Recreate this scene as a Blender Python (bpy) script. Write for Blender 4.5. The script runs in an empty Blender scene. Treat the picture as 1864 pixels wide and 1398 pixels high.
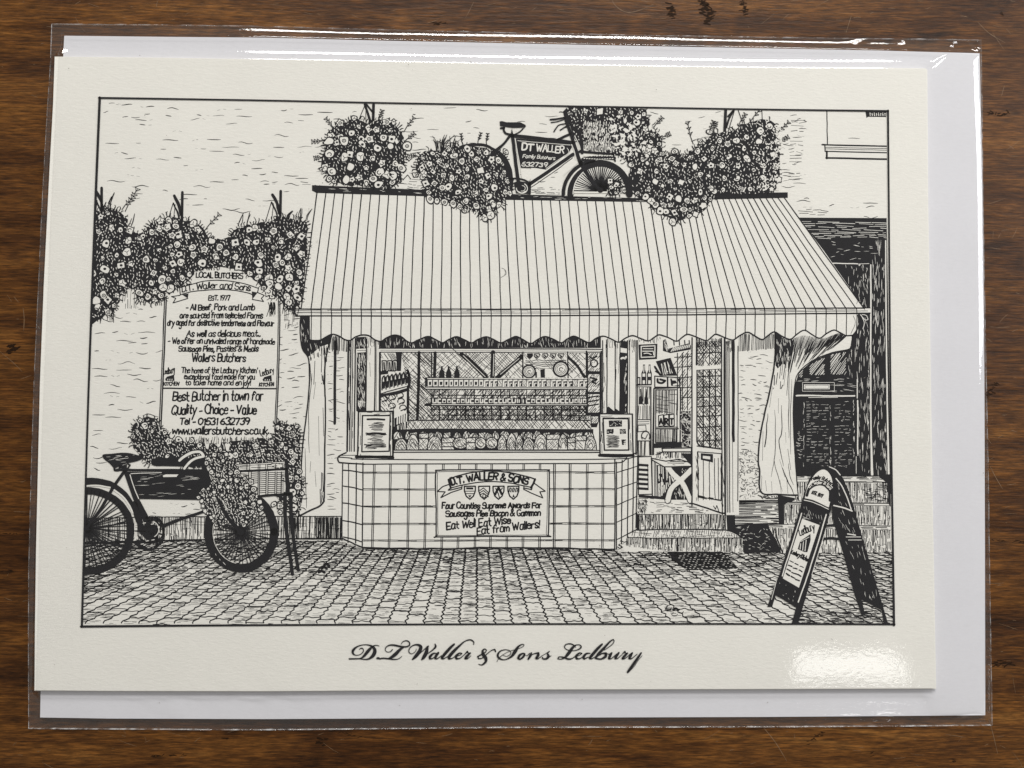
import bpy, bmesh, math, random
import numpy as np
from mathutils import Vector, Matrix, noise
from mathutils.geometry import tessellate_polygon

random.seed(7)
scene = bpy.context.scene
COL = scene.collection

# ------------------------------------------------------------------ camera
CARD_TOP = 0.0021            # height of the card's face above the table (m)
ENV_TOP = 0.0011             # height of the envelope's face
CAM_POS = Vector((0.00100739, -0.01050993, 0.18215623 + CARD_TOP))
CAM_ROT = Matrix(((0.9997883, -0.00647805, -0.01952906),
                  (0.00567726, 0.99915181, -0.04078505),
                  (0.0197767, 0.04066554, 0.99897707)))
cam_data = bpy.data.cameras.new("camera")
cam = bpy.data.objects.new("camera", cam_data)
COL.objects.link(cam)
cam.matrix_world = Matrix.Translation(CAM_POS) @ CAM_ROT.to_4x4()
cam_data.sensor_fit = 'HORIZONTAL'
cam_data.sensor_width = 36.0
cam_data.lens = 36.0 * 1400.0 / 1864.0
cam_data.clip_start = 0.01
cam_data.clip_end = 50.0
scene.camera = cam

# ------------------------------------------------------------------ world, lamps, exposure
world = bpy.data.worlds.new("World")
scene.world = world
world.use_nodes = True
wn = world.node_tree.nodes
wn["Background"].inputs[0].default_value = (1.0, 0.965, 0.92, 1)
wn["Background"].inputs[1].default_value = 0.25


def lamp(name, loc, target, sx, sy, radiance, color):
    d = bpy.data.lights.new(name, 'AREA')
    d.shape = 'RECTANGLE'
    d.size, d.size_y = sx, sy
    d.energy = radiance * math.pi * sx * sy
    d.color = color
    o = bpy.data.objects.new(name, d)
    COL.objects.link(o)
    o.location = loc
    aim = Vector(target) - Vector(loc)
    if aim.xy.length > 1e-6:         # otherwise it hangs facing straight down
        o.rotation_euler = aim.to_track_quat('-Z', 'Y').to_euler()
    return o


lamp("window_light", (0.10, 1.02, 0.72), (0, 0.05, 0), 1.05, 0.27, 17.6, (1.0, 0.985, 0.955))
lamp("side_window_light", (0.90, 0.28, 0.42), (0.05, 0, 0), 0.46, 0.36, 9.5, (0.98, 0.985, 1.0))
lamp("ceiling_light", (0.452, -0.338, 0.80), (0.452, -0.338, 0), 0.150, 0.044, 4.2, (1.0, 0.99, 0.96))

vs = scene.view_settings
vs.view_transform = 'Standard'
vs.look = 'None'
vs.exposure = 0.10
vs.gamma = 1.0
vs.use_curve_mapping = False
scene.cycles.use_denoising = True
scene.cycles.max_bounces = 8
scene.cycles.transparent_max_bounces = 12
scene.cycles.sample_clamp_indirect = 4.0


# ------------------------------------------------------------------ geometry helpers
def on_plane(px, py, h):
    """A point measured on the photograph (1864 x 1398) laid on the level plane z = h."""
    d = CAM_ROT @ Vector((px - 932.0, 699.0 - py, -1400.0))
    t = (h - CAM_POS.z) / d.z
    p = CAM_POS + d * t
    return (p.x, p.y, h)


def link(name, me, parent=None):
    o = bpy.data.objects.new(name, me)
    COL.objects.link(o)
    if parent:
        o.parent = parent
    return o


def tag(o, label=None, cat=None, kind=None):
    if label:
        o["label"] = label
    if cat:
        o["category"] = cat
    if kind:
        o["kind"] = kind
    return o


def empty(name, loc):
    o = bpy.data.objects.new(name, None)
    COL.objects.link(o)
    o.location = loc
    o.empty_display_size = 0.02
    bpy.context.view_layer.update()
    return o


def smooth_line(pts, n=6, closed=False):
    """Catmull-Rom through the given points."""
    m = len(pts)
    if m < 3:
        return [tuple(p) for p in pts]
    out = []
    rng = range(m if closed else m - 1)
    for i in rng:
        if closed:
            p0, p1, p2, p3 = pts[i - 1], pts[i], pts[(i + 1) % m], pts[(i + 2) % m]
        else:
            p0 = pts[max(i - 1, 0)]
            p1 = pts[i]
            p2 = pts[i + 1]
            p3 = pts[min(i + 2, m - 1)]
        for k in range(n):
            t = k / n
            t2, t3 = t * t, t * t * t
            out.append(tuple(0.5 * (2 * p1[c] + (p2[c] - p0[c]) * t + (2 * p0[c] - 5 * p1[c] + 4 * p2[c] - p3[c]) * t2
                                    + (3 * p1[c] - p0[c] - 3 * p2[c] + p3[c]) * t3) for c in range(len(p1))))
    if not closed:
        out.append(tuple(pts[-1]))
    return out


# ------------------------------------------------------------------ materials
def new_mat(name):
    m = bpy.data.materials.new(name)
    m.use_nodes = True
    nt = m.node_tree
    return m, nt, nt.nodes, nt.links, nt.nodes["Principled BSDF"]


def mapped(nt, scale, rot=0.0):
    tc = nt.nodes.new("ShaderNodeTexCoord")
    geo = nt.nodes.new("ShaderNodeNewGeometry")
    mp = nt.nodes.new("ShaderNodeMapping")
    mp.inputs["Scale"].default_value = scale
    mp.inputs["Rotation"].default_value = (0, 0, rot)
    nt.links.new(geo.outputs["Position"], mp.inputs["Vector"])
    nt.nodes.remove(tc)
    return mp.outputs["Vector"]


def noise_tex(nt, scale, detail=4.0, rough=0.55, rot=0.0, dist=0.0):
    n = nt.nodes.new("ShaderNodeTexNoise")
    n.inputs["Scale"].default_value = 1.0
    n.inputs["Detail"].default_value = detail
    n.inputs["Roughness"].default_value = rough
    n.inputs["Distortion"].default_value = dist
    nt.links.new(mapped(nt, scale, rot), n.inputs["Vector"])
    return n.outputs["Fac"]


def ramp(nt, fac, stops):
    r = nt.nodes.new("ShaderNodeValToRGB")
    el = r.color_ramp.elements
    while len(el) < len(stops):
        el.new(0.5)
    for e, (p, c) in zip(el, stops):
        e.position = p
        e.color = (c[0], c[1], c[2], 1) if not isinstance(c, (int, float)) else (c, c, c, 1)
    nt.links.new(fac, r.inputs["Fac"])
    return r.outputs["Color"]


def math_node(nt, op, a, b):
    n = nt.nodes.new("ShaderNodeMath")
    n.operation = op
    for i, v in enumerate((a, b)):
        if isinstance(v, (int, float)):
            n.inputs[i].default_value = v
        else:
            nt.links.new(v, n.inputs[i])
    return n.outputs[0]


def mix_col(nt, fac, a, b, mode='MIX'):
    n = nt.nodes.new("ShaderNodeMix")
    n.data_type = 'RGBA'
    n.blend_type = mode
    for sock, v in ((n.inputs[0], fac), (n.inputs[6], a), (n.inputs[7], b)):
        if isinstance(v, (int, float)):
            sock.default_value = v
        elif isinstance(v, tuple):
            sock.default_value = (v[0], v[1], v[2], 1)
        else:
            nt.links.new(v, sock)
    return n.outputs[2]


def bump(nt, bsdf, height, strength, dist):
    b = nt.nodes.new("ShaderNodeBump")
    b.inputs["Strength"].default_value = strength
    b.inputs["Distance"].default_value = dist
    nt.links.new(height, b.inputs["Height"])
    nt.links.new(b.outputs["Normal"], bsdf.inputs["Normal"])


def wood_material():
    m, nt, N, L, B = new_mat("varnished_dark_wood")
    bands = noise_tex(nt, (5, 48, 1), 6, 0.65, 0.012, 0.5)
    fibre = noise_tex(nt, (170, 1500, 1), 5, 0.7, 0.012)
    mid = noise_tex(nt, (34, 260, 1), 6, 0.65, 0.012, 0.6)
    blot = noise_tex(nt, (16, 24, 1), 5, 0.6)
    f = math_node(nt, 'ADD', math_node(nt, 'MULTIPLY', bands, 0.42), math_node(nt, 'MULTIPLY', mid, 0.33))
    f = math_node(nt, 'ADD', f, math_node(nt, 'MULTIPLY', blot, 0.25))
    base = ramp(nt, f, [(0.36, (0.014, 0.0044, 0.0008)), (0.46, (0.052, 0.0182, 0.0032)),
                        (0.54, (0.108, 0.0415, 0.0076)), (0.64, (0.190, 0.0840, 0.0190))])
    fine = noise_tex(nt, (260, 3200, 1), 3, 0.6, 0.02)
    fib = ramp(nt, math_node(nt, 'ADD', math_node(nt, 'MULTIPLY', fibre, 0.55), math_node(nt, 'MULTIPLY', fine, 0.45)),
               [(0.38, 0.40), (0.5, 1.0), (0.62, 1.95)])
    col = mix_col(nt, 1.0, base, fib, 'MULTIPLY')
    # dark ingrained stains and pores
    stain = ramp(nt, noise_tex(nt, (30, 70, 1), 6, 0.7, 0.3), [(0.30, 0.25), (0.40, 1.0)])
    col = mix_col(nt, 1.0, col, stain, 'MULTIPLY')
    L.new(col, B.inputs["Base Color"])
    rr = ramp(nt, noise_tex(nt, (40, 120, 1), 5, 0.6), [(0.3, 0.36), (0.7, 0.58)])
    L.new(rr, B.inputs["Roughness"])
    B.inputs["IOR"].default_value = 1.45
    B.inputs["Specular IOR Level"].default_value = 0.25
    h = math_node(nt, 'ADD', math_node(nt, 'MULTIPLY', fibre, 0.7), math_node(nt, 'MULTIPLY', mid, 0.5))
    bump(nt, B, h, 0.6, 0.00025)
    return m


def paper_material(name, col, fibre_strength, warm):
    m, nt, N, L, B = new_mat(name)
    fib = noise_tex(nt, (650, 2000, 1), 4, 0.65, 0.12, 0.6)
    cloud = noise_tex(nt, (60, 60, 1), 4, 0.6)
    c = ramp(nt, math_node(nt, 'ADD', math_node(nt, 'MULTIPLY', fib, 0.6), math_node(nt, 'MULTIPLY', cloud, 0.4)),
             [(0.3, tuple(v * 0.955 for v in col)), (0.7, tuple(min(1, v * 1.03) for v in col))])
    L.new(c, B.inputs["Base Color"])
    B.inputs["Roughness"].default_value = 0.85
    B.inputs["Specular IOR Level"].default_value = 0.2
    bump(nt, B, math_node(nt, 'ADD', fib, cloud), fibre_strength, 0.00012)
    return m


def plain_material(name, col, rough=0.6, spec=0.3):
    m, nt, N, L, B = new_mat(name)
    n = noise_tex(nt, (900, 900, 900), 3, 0.6)
    c = ramp(nt, n, [(0.3, tuple(v * 0.8 for v in col)), (0.7, tuple(min(1, v * 1.25) for v in col))])
    L.new(c, B.inputs["Base Color"])
    B.inputs["Roughness"].default_value = rough
    B.inputs["Specular IOR Level"].default_value = spec
    return m


def film_material(name, haze, grain, cloudy=0.0):
    """Thin clear plastic film: both of its faces reflect, the rest passes straight through."""
    m, nt, N, L, B = new_mat(name)
    N.remove(B)
    out = N["Material Output"]
    tr = N.new("ShaderNodeBsdfTransparent")
    tr.inputs[0].default_value = (0.985, 0.985, 0.985, 1)
    gl = N.new("ShaderNodeBsdfGlossy")
    gl.inputs["Roughness"].default_value = haze
    gl.inputs["Color"].default_value = (1, 1, 1, 1)
    geo = N.new("ShaderNodeNewGeometry")
    dot = N.new("ShaderNodeVectorMath")
    dot.operation = 'DOT_PRODUCT'
    L.new(geo.outputs["Incoming"], dot.inputs[0])
    L.new(geo.outputs["Normal"], dot.inputs[1])
    c = math_node(nt, 'ABSOLUTE', dot.outputs["Value"], 0)
    graze = math_node(nt, 'POWER', math_node(nt, 'SUBTRACT', 1.0, c), 5.0)
    # two faces of a thin film, index 1.5
    fac = math_node(nt, 'MINIMUM', math_node(nt, 'ADD', 0.066, math_node(nt, 'MULTIPLY', graze, 0.934)), 1.0)
    mx = N.new("ShaderNodeMixShader")
    L.new(fac, mx.inputs[0])
    L.new(tr.outputs[0], mx.inputs[1])
    L.new(gl.outputs[0], mx.inputs[2])
    if cloudy:                       # melted edges scatter light and look whitish
        df = N.new("ShaderNodeBsdfDiffuse")
        df.inputs[0].default_value = (0.85, 0.85, 0.85, 1)
        m2 = N.new("ShaderNodeMixShader")
        L.new(ramp(nt, noise_tex(nt, (260, 260, 1), 5, 0.7), [(0.42, 0.02), (0.62, cloudy)]), m2.inputs[0])
        L.new(mx.outputs[0], m2.inputs[1])
        L.new(df.outputs[0], m2.inputs[2])
        L.new(m2.outputs[0], out.inputs["Surface"])
    else:
        L.new(mx.outputs[0], out.inputs["Surface"])
    b = N.new("ShaderNodeBump")
    b.inputs["Strength"].default_value = grain
    b.inputs["Distance"].default_value = 0.0002
    hh = math_node(nt, 'ADD', noise_tex(nt, (700, 900, 1), 3, 0.6), math_node(nt, 'MULTIPLY', noise_tex(nt, (110, 150, 1), 3, 0.5), 0.9))
    L.new(hh, b.inputs["Height"])
    L.new(b.outputs[0], gl.inputs["Normal"])
    return m


WOOD = wood_material()
CARD = paper_material("textured_cream_card", (0.80, 0.784, 0.728), 0.42, True)
ENVP = paper_material("white_envelope_paper", (0.69, 0.687, 0.715), 0.14, False)
INK = plain_material("black_printing_ink", (0.007, 0.007, 0.009), 0.7, 0.12)
FILM = film_material("clear_cellophane", 0.05, 0.075)
SEAM = film_material("sealed_cellophane_edge", 0.12, 0.6, 0.42)
WORN = plain_material("worn_wood_scratch", (0.17, 0.10, 0.05), 0.5, 0.4)
DUST = plain_material("grey_dust", (0.22, 0.20, 0.18), 0.8, 0.1)
STAIN = plain_material("dark_wood_stain", (0.018, 0.0080, 0.0028), 0.7, 0.1)

# ------------------------------------------------------------------ table
def build_table():
    bm = bmesh.new()
    bmesh.ops.create_cube(bm, size=1.0)
    bmesh.ops.scale(bm, vec=(1.6, 1.1, 0.03), verts=bm.verts)
    bmesh.ops.translate(bm, vec=(0, 0, -0.015), verts=bm.verts)
    bmesh.ops.bevel(bm, geom=[e for e in bm.edges], offset=0.003, segments=2, affect='EDGES')
    me = bpy.data.meshes.new("wooden_tabletop")
    bm.to_mesh(me)
    bm.free()
    me.materials.append(WOOD)
    t = link("wooden_tabletop", me)
    tag(t, "dark varnished wooden tabletop under the wrapped card", "table", "structure")
    return t


def flat_ribbons(name, lines, h, mat, parent):
    vs, fs = [], []
    for k, (pts, w) in enumerate(lines):
        pts = smooth_line(pts, 6)
        n = len(pts)
        b = len(vs)
        z = h + (k % 16) * 2e-6
        for i, p in enumerate(pts):
            a, c = pts[max(i - 1, 0)], pts[min(i + 1, n - 1)]
            dx, dy = c[0] - a[0], c[1] - a[1]
            l = math.hypot(dx, dy) or 1
            ww = w * 0.5 * (0.35 + 0.65 * math.sin(math.pi * (i + 0.5) / n)) * random.uniform(0.6, 1.2)
            for s in (1, -1):
                vs.append(on_plane(p[0] - s * dy / l * ww, p[1] + s * dx / l * ww, z))
            if i:
                j = b + 2 * i
                fs.append((j - 2, j - 1, j + 1, j))
    me = bpy.data.meshes.new(name)
    me.from_pydata(vs, [], fs)
    me.materials.append(mat)
    return link(name, me, parent)


TABLE = build_table()


def table_marks():
    R = random.Random(3)
    sc = []
    # the scratches one can make out
    for pts, w in ([[(1388, 1322), (1412, 1352), (1432, 1385)], 1.6], [[(1112, -3), (1122, 12), (1140, 22), (1160, 20), (1190, 8)], 1.3],
                   [[(1802, 848), (1812, 868), (1825, 890)], 1.2], [[(1798, 1306), (1806, 1330), (1816, 1372)], 1.1],
                   [[(42, 560), (44, 580), (43, 602)], 1.4], [[(0, 640), (24, 660), (40, 676)], 1.1],
                   [[(1780, 40), (1800, 60), (1830, 78)], 1.0], [[(1540, 60), (1546, 40), (1550, 28)], 1.0]):
        sc.append((pts, w))
    for k in range(190):
        side = R.random()
        if side < 0.3:
            x, y = R.uniform(-10, 1870), R.uniform(-5, 60)
        elif side < 0.55:
            x, y = R.uniform(-10, 1870), R.uniform(1325, 1400)
        elif side < 0.85:
            x, y = R.uniform(1795, 1870), R.uniform(0, 1400)
        else:
            x, y = R.uniform(-5, 90), R.uniform(0, 1400)
        a = R.gauss(0.0, 0.25) if R.random() < 0.65 else R.uniform(0, 3.1)
        l = R.uniform(3, 16) if R.random() < 0.8 else R.uniform(16, 40)
        dx, dy = math.cos(a) * l, math.sin(a) * l
        sc.append(([(x, y), (x + dx * .5 + R.uniform(-1, 1), y + dy * .5 + R.uniform(-1, 1)), (x + dx, y + dy)], R.uniform(0.5, 1.0)))
    flat_ribbons("scratches", sc, 2e-5, WORN, TABLE)
    st = []
    for (x, y, a, l, w) in ((24, 634, -0.5, 22, 15), (1285, 20, 1.2, 44, 16), (1222, 18, 1.4, 26, 13), (1738, 318, 0.4, 14, 8),
                            (1800, 205, 0.1, 70, 7), (1485, 1342, -0.6, 42, 6), (1825, 1208, 0.0, 36, 10), (585, 1350, 1.0, 12, 12),
                            (1588, 1372, 1.5, 7, 5), (1736, 1386, 1.6, 8, 4), (410, 1344, 0.2, 10, 8), (1822, 24, 0.3, 9, 5),
                            (1355, 14, 1.3, 30, 9), (640, 1338, 0.2, 60, 3), (300, 1375, -0.05, 80, 4), (30, 972, 0.04, 60, 3),
                            (1803, 715, 2.1, 44, 8), (8, 1040, 0.0, 40, 4), (800, 42, 0, 22, 8), (1835, 985, 0.05, 60, 4)):
        dx, dy = math.cos(a) * l / 2, math.sin(a) * l / 2
        st.append(([(x - dx, y - dy), (x - dx * .3, y - dy * .3 + 1), (x + dx * .4, y + dy * .4 - 1), (x + dx, y + dy)], w))
    # break each stain into a cluster of short irregular dabs
    dabs = []
    for pts, w in st:
        (x0, y0), (x1, y1) = pts[0], pts[-1]
        l_ = math.hypot(x1 - x0, y1 - y0)
        n = max(3, int(w * l_ * 0.05))
        for _ in range(n):
            t = R.uniform(0, 1)
            x, y = x0 + (x1 - x0) * t + R.gauss(0, w * .32), y0 + (y1 - y0) * t + R.gauss(0, w * .28)
            l = R.uniform(1.5, 5) + w * .15
            a = R.gauss(0, .35)
            dabs.append(([(x - l * math.cos(a), y - l * math.sin(a)), (x, y + R.uniform(-1, 1)), (x + l * math.cos(a), y + l * math.sin(a))], R.uniform(.10, .26) * w + .6))
    st = dabs
    flat_ribbons("stain_marks", st, 1.2e-5, STAIN, TABLE)


table_marks()

# ------------------------------------------------------------------ envelope and card bodies
ENV_OUT = [(117, 65), (300, 67), (480, 68.5), (700, 74), (940, 79), (1180, 84), (1400, 88), (1600, 92), (1783, 97),
           (1788, 300), (1790.5, 500), (1792, 700), (1793, 1000), (1793.5, 1302), (1400, 1305), (940, 1306.5), (480, 1309),
           (200, 1308), (73, 1306), (75, 1200), (84, 800), (100, 400), (112, 160)]
CARD_OUT = [(100, 103.5), (300, 105.5), (480, 108.5), (700, 112), (940, 117), (1200, 121), (1400, 123.5), (1684, 125), (1686.5, 128),
            (1688, 360), (1691, 560), (1693, 700), (1696, 900), (1699, 1050), (1702.5, 1253), (1400, 1254), (940, 1255), (480, 1258),
            (200, 1257.5), (63, 1256.5), (64, 1140), (66, 1000), (69, 870), (73, 700), (80, 520), (86, 400), (91, 300), (97, 190)]


def slab(name, outline, z0, z1, mat, parent, bevel=0.00006, edge_fn=None):
    bm = bmesh.new()
    top = [bm.verts.new(on_plane(x, y, z1)) for x, y in outline]
    bot = [bm.verts.new((v.co.x, v.co.y, z0)) for v in top]
    n = len(top)
    bm.faces.new(list(reversed(top)))
    bm.faces.new(bot)
    for i in range(n):
        j = (i + 1) % n
        bm.faces.new((top[i], top[j], bot[j], bot[i]))
    bmesh.ops.recalc_face_normals(bm, faces=bm.faces)
    me = bpy.data.meshes.new(name)
    bm.to_mesh(me)
    bm.free()
    me.materials.append(mat)
    return link(name, me, parent)


envelope = empty("envelope", (0, 0, 0.0004))
tag(envelope, "plain white paper envelope lying behind the printed card", "envelope")
envelope.matrix_parent_inverse = Matrix()
OFF_E = envelope.location.copy()


def child_at(o, parent):
    o.parent = parent
    o.matrix_parent_inverse = parent.matrix_world.inverted()
    return o


child_at(slab("envelope_front", ENV_OUT, 0.00070, ENV_TOP, ENVP, None), envelope)
child_at(slab("envelope_back", ENV_OUT, 0.00022, 0.00066, ENVP, None), envelope)

card = empty("greeting_card", (0, 0, ENV_TOP + 0.0001))
tag(card, "cream greeting card printed with a black ink drawing of a butcher's shop", "card")
back_out = [(x + (1.5 if x > 900 else -0.5), y + (1.0 if y > 700 else -0.5)) for x, y in CARD_OUT]
child_at(slab("card_back", back_out, ENV_TOP + 0.00012, ENV_TOP + 0.00048, CARD, None), card)
child_at(slab("card_front", CARD_OUT, ENV_TOP + 0.00056, CARD_TOP, CARD, None), card)

# ------------------------------------------------------------------ cellophane sleeve
SLV_OUT = [(94, 44), (300, 45.5), (480, 48), (700, 54), (940, 60), (1180, 64.5), (1400, 68), (1600, 70.5), (1786, 73),
           (1788, 220), (1789.5, 360), (1792, 520), (1795.5, 700), (1799, 860), (1801.5, 1040), (1804, 1200), (1806, 1320), (1650, 1321.5), (1400, 1323), (940, 1324),
           (480, 1328.5), (200, 1327), (52, 1326), (51.5, 1180), (52, 1040), (56, 880), (62, 690), (69, 540), (77, 360), (86, 200), (92, 110)]


def world_outline(pts, h):
    return np.array([on_plane(x, y, h)[:2] for x, y in pts])


def signed_dist(P, poly):
    """Distance outside (+) or inside (-) a closed outline."""
    d = np.full(len(P), 1e9)
    inside = np.zeros(len(P), bool)
    n = len(poly)
    for i in range(n):
        a, b = poly[i], poly[(i + 1) % n]
        ab = b - a
        t = np.clip(((P - a) @ ab) / (ab @ ab), 0, 1)
        q = P - (a + t[:, None] * ab)
        d = np.minimum(d, np.hypot(q[:, 0], q[:, 1]))
        cond = (a[1] > P[:, 1]) != (b[1] > P[:, 1])
        xi = a[0] + (P[:, 1] - a[1]) * (b[0] - a[0]) / (b[1] - a[1] if b[1] != a[1] else 1e-12)
        inside ^= cond & (P[:, 0] < xi)
    return np.where(inside, -d, d)


def fbm(x, y, s, seed):
    return noise.fractal(Vector((x * s + seed * 7.3, y * s - seed * 3.1, seed * 1.7)), 1.0, 2.0, 3)


def smooth01(t):
    t = np.clip(t, 0, 1)
    return t * t * (3 - 2 * t)


def build_sleeve():
    sl = empty("cellophane_sleeve", (0, 0, 0))
    tag(sl, "clear cellophane sleeve wrapped round the card and envelope, shiny at its folds", "sleeve")
    hz = 0.0003
    S = world_outline(SLV_OUT, hz)
    E_ = world_outline(ENV_OUT, ENV_TOP)
    C_ = world_outline(CARD_OUT, CARD_TOP)
    # sides of the sleeve as functions of 0..1
    tl, tr, br, bl = 0, 8, 16, 22
    top, right = S[tl:tr + 1], S[tr:br + 1]
    bottom, left = S[br:bl + 1][::-1], np.vstack([S[bl:], S[:1]])[::-1]

    def along(line, t):
        seg = np.hypot(*np.diff(line, axis=0).T)
        cum = np.r_[0, np.cumsum(seg)] / seg.sum()
        return np.stack([np.interp(t, cum, line[:, 0]), np.interp(t, cum, line[:, 1])], -1)

    def spaced(n, edge):
        # closer rows near both ends
        a = np.linspace(0, edge, 34)
        return np.r_[a, np.linspace(edge, 1 - edge, n)[1:-1], 1 - a[::-1]]
    U, Vv = spaced(190, 0.055), spaced(150, 0.075)
    nu, nv = len(U), len(Vv)
    T, B_, Lf, Rt = along(top, U), along(bottom, U), along(left, Vv), along(right, Vv)
    uu, vv = np.meshgrid(U, Vv)
    P = ((1 - vv)[..., None] * T[None] + vv[..., None] * B_[None] + (1 - uu)[..., None] * Lf[:, None] + uu[..., None] * Rt[:, None]
         - ((1 - uu) * (1 - vv))[..., None] * top[0] - (uu * (1 - vv))[..., None] * top[-1]
         - ((1 - uu) * vv)[..., None] * bottom[0] - (uu * vv)[..., None] * bottom[-1])
    P = P.reshape(-1, 2)
    ds = -signed_dist(P, S)
    de = signed_dist(P, E_)
    dc = signed_dist(P, C_)
    wob = np.array([fbm(x, y, 22, 1) for x, y in P])
    wob2 = np.array([fbm(x, y, 60, 2) for x, y in P])
    # film lying over the envelope, then rising to the card
    low, env, crd = 0.00035, ENV_TOP + 0.00012, CARD_TOP + 0.00026
    # on the right the film stays clear of the envelope and rolls over its edge
    rgt = smooth01((P[:, 0] - 0.1035 - np.maximum(P[:, 1] - 0.0730, 0)) / 0.0022)
    bot = smooth01((-0.0745 - P[:, 1]) / 0.002)
    env = env + rgt * 0.00058 * smooth01((0.105 - np.abs(P[:, 1])) / 0.05)
    Lc = np.where(rgt > 0, 0.0031 + 0.0080 * rgt, 0.0031) * (1 + 0.10 * wob)
    qc = np.clip(1 - np.maximum(dc - 0.0001, 0) / Lc, 0, 1) ** (2 - 0.9 * rgt)
    Le = 0.0027 * (1 + 0.10 * wob)
    qe = np.clip(1 - np.maximum(de - 0.00005, 0) / Le, 0, 1) ** 2
    h = low + (env - low) * qe + (crd - env) * qc
    # the top fold bulges, its front turning down towards the window
    topm = smooth01((P[:, 1] - 0.074) / 0.002) * (1 - rgt)
    h += topm * 0.00045 * qe * (de > 0) + topm * 0.00045 * (de <= 0) * np.clip(1 - (-de) / 0.0016, 0, 1) ** 2
    roll = np.clip((de + 0.0025 + wob * 0.00018) / 0.0025, 0, None) * rgt
    h -= np.clip(roll, 0, 1) ** 2 * 0.00058 * rgt
    # a flattened crease along the bottom right edge
    cx, cy = on_plane(1500, 1313, 0.0004)[:2]
    h += 0.00035 * np.exp(-(((P[:, 0] - cx) / 0.016) ** 2 + ((P[:, 1] - cy) / 0.0007) ** 2))
    cx, cy = on_plane(1615, 1314, 0.0004)[:2]
    h += 0.0005 * np.exp(-(((P[:, 0] - cx) / 0.002) ** 2 + ((P[:, 1] - cy) / 0.0011) ** 2)) * (1 + 0.8 * wob2)
    # slack, gently rippled film
    h += 0.00006 * wob * smooth01(ds / 0.01) + 0.000012 * wob2
    # lower right corner: the film stands slightly off the card
    cx, cy = on_plane(1500, 1165, CARD_TOP)[:2]
    h += 0.00022 * np.exp(-(((P[:, 0] - cx) / 0.028) ** 2 + ((P[:, 1] - cy) / 0.017) ** 2))
    # creases at the lower left
    cx, cy = on_plane(400, 1285, ENV_TOP)[:2]
    m = np.exp(-(((P[:, 0] - cx) / 0.022) ** 2 + ((P[:, 1] - cy) / 0.006) ** 2))
    cr = np.array([noise.noise(Vector((x * 170 + y * 260, y * 60 - x * 20, 3.3))) for x, y in P])
    h += m * 0.00045 * cr
    # sharp creases pressed into the film near its corners and along the bottom
    for (xa, ya), (xb, yb), amp, wd in (((1548, 82), (1582, 70), .30, .35), ((1649, 70), (1649, 95), .22, .25), ((1768, 76), (1782, 92), .45, .4), ((1783, 75), (1786, 130), .3, .3),
                                        ((1700, 74), (1776, 80), .25, .3), ((1788, 1296), (1795, 1318), .4, .35), ((1700, 1312), (1800, 1316), .25, .3), ((55, 1322), (80, 1300), .35, .4),
                                        ((80, 1302), (95, 1320), .3, .4), ((150, 1306), (255, 1318), .25, .5), ((540, 1322), (760, 1310), .12, .3), ((1370, 1308), (1420, 1340), .12, .3),
                                        ((92, 60), (98, 62), .3, .4), ((90, 112), (92, 150), .3, .3), ((88, 150), (84, 200), .25, .3), ((300, 1262), (350, 1305), .14, .5),
                                        ((395, 1262), (420, 1300), .12, .5), ((1540, 1305), (1600, 1316), .4, .4), ((1625, 1304), (1655, 1318), .35, .4), ((1800, 900), (1798, 1040), .2, .3)):
        a_, b_ = np.array(on_plane(xa, ya, 0.0006)[:2]), np.array(on_plane(xb, yb, 0.0006)[:2])
        ab = b_ - a_
        t = np.clip(((P - a_) @ ab) / (ab @ ab), 0, 1)
        q = P - (a_ + t[:, None] * ab)
        h += amp * 0.001 * np.exp(-((np.hypot(q[:, 0], q[:, 1]) / (wd * 0.001)) ** 2)) * (0.4 + 0.6 * np.sin(t * 3.1416))
    edge = smooth01(ds / 0.0008)
    h = 0.00028 + (h - 0.00028) * edge
    verts = [(float(p[0]), float(p[1]), float(z)) for p, z in zip(P, h)]
    faces = [(j * nu + i, (j + 1) * nu + i, (j + 1) * nu + i + 1, j * nu + i + 1) for j in range(nv - 1) for i in range(nu - 1)]
    me = bpy.data.meshes.new("front_film")
    me.from_pydata(verts, [], faces)
    me.materials.append(FILM)
    me.polygons.foreach_set("use_smooth", [True] * len(me.polygons))
    link("front_film", me, sl)
    # back film, under the envelope, a hair above the table
    me = bpy.data.meshes.new("back_film")
    back = [(float(x), float(y), 0.00012) for x, y in S]
    me.from_pydata(back, [], [tuple(range(len(back)))[::-1]])
    me.materials.append(FILM)
    link("back_film", me, sl)

    # dust and lint caught on the film
    R = random.Random(9)
    dv, df = [], []
    for _ in range(70):
        i = R.randrange(len(verts))
        x, y, zz = verts[i]
        r, a = R.uniform(0.00004, 0.00013), R.uniform(0, 6.28)
        k = R.choice((1, 1, 1.6, 3.5))
        b0 = len(dv)
        for q in range(6):
            t = q * math.pi / 3
            u, v_ = math.cos(t) * r * k, math.sin(t) * r / math.sqrt(k)
            dv.append((x + u * math.cos(a) - v_ * math.sin(a), y + u * math.sin(a) + v_ * math.cos(a), zz + 0.00005))
        df.append(tuple(range(b0, b0 + 6)))
    me = bpy.data.meshes.new("dust")
    me.from_pydata(dv, [], df)
    me.materials.append(DUST)
    link("dust", me, sl)["kind"] = "stuff"

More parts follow.
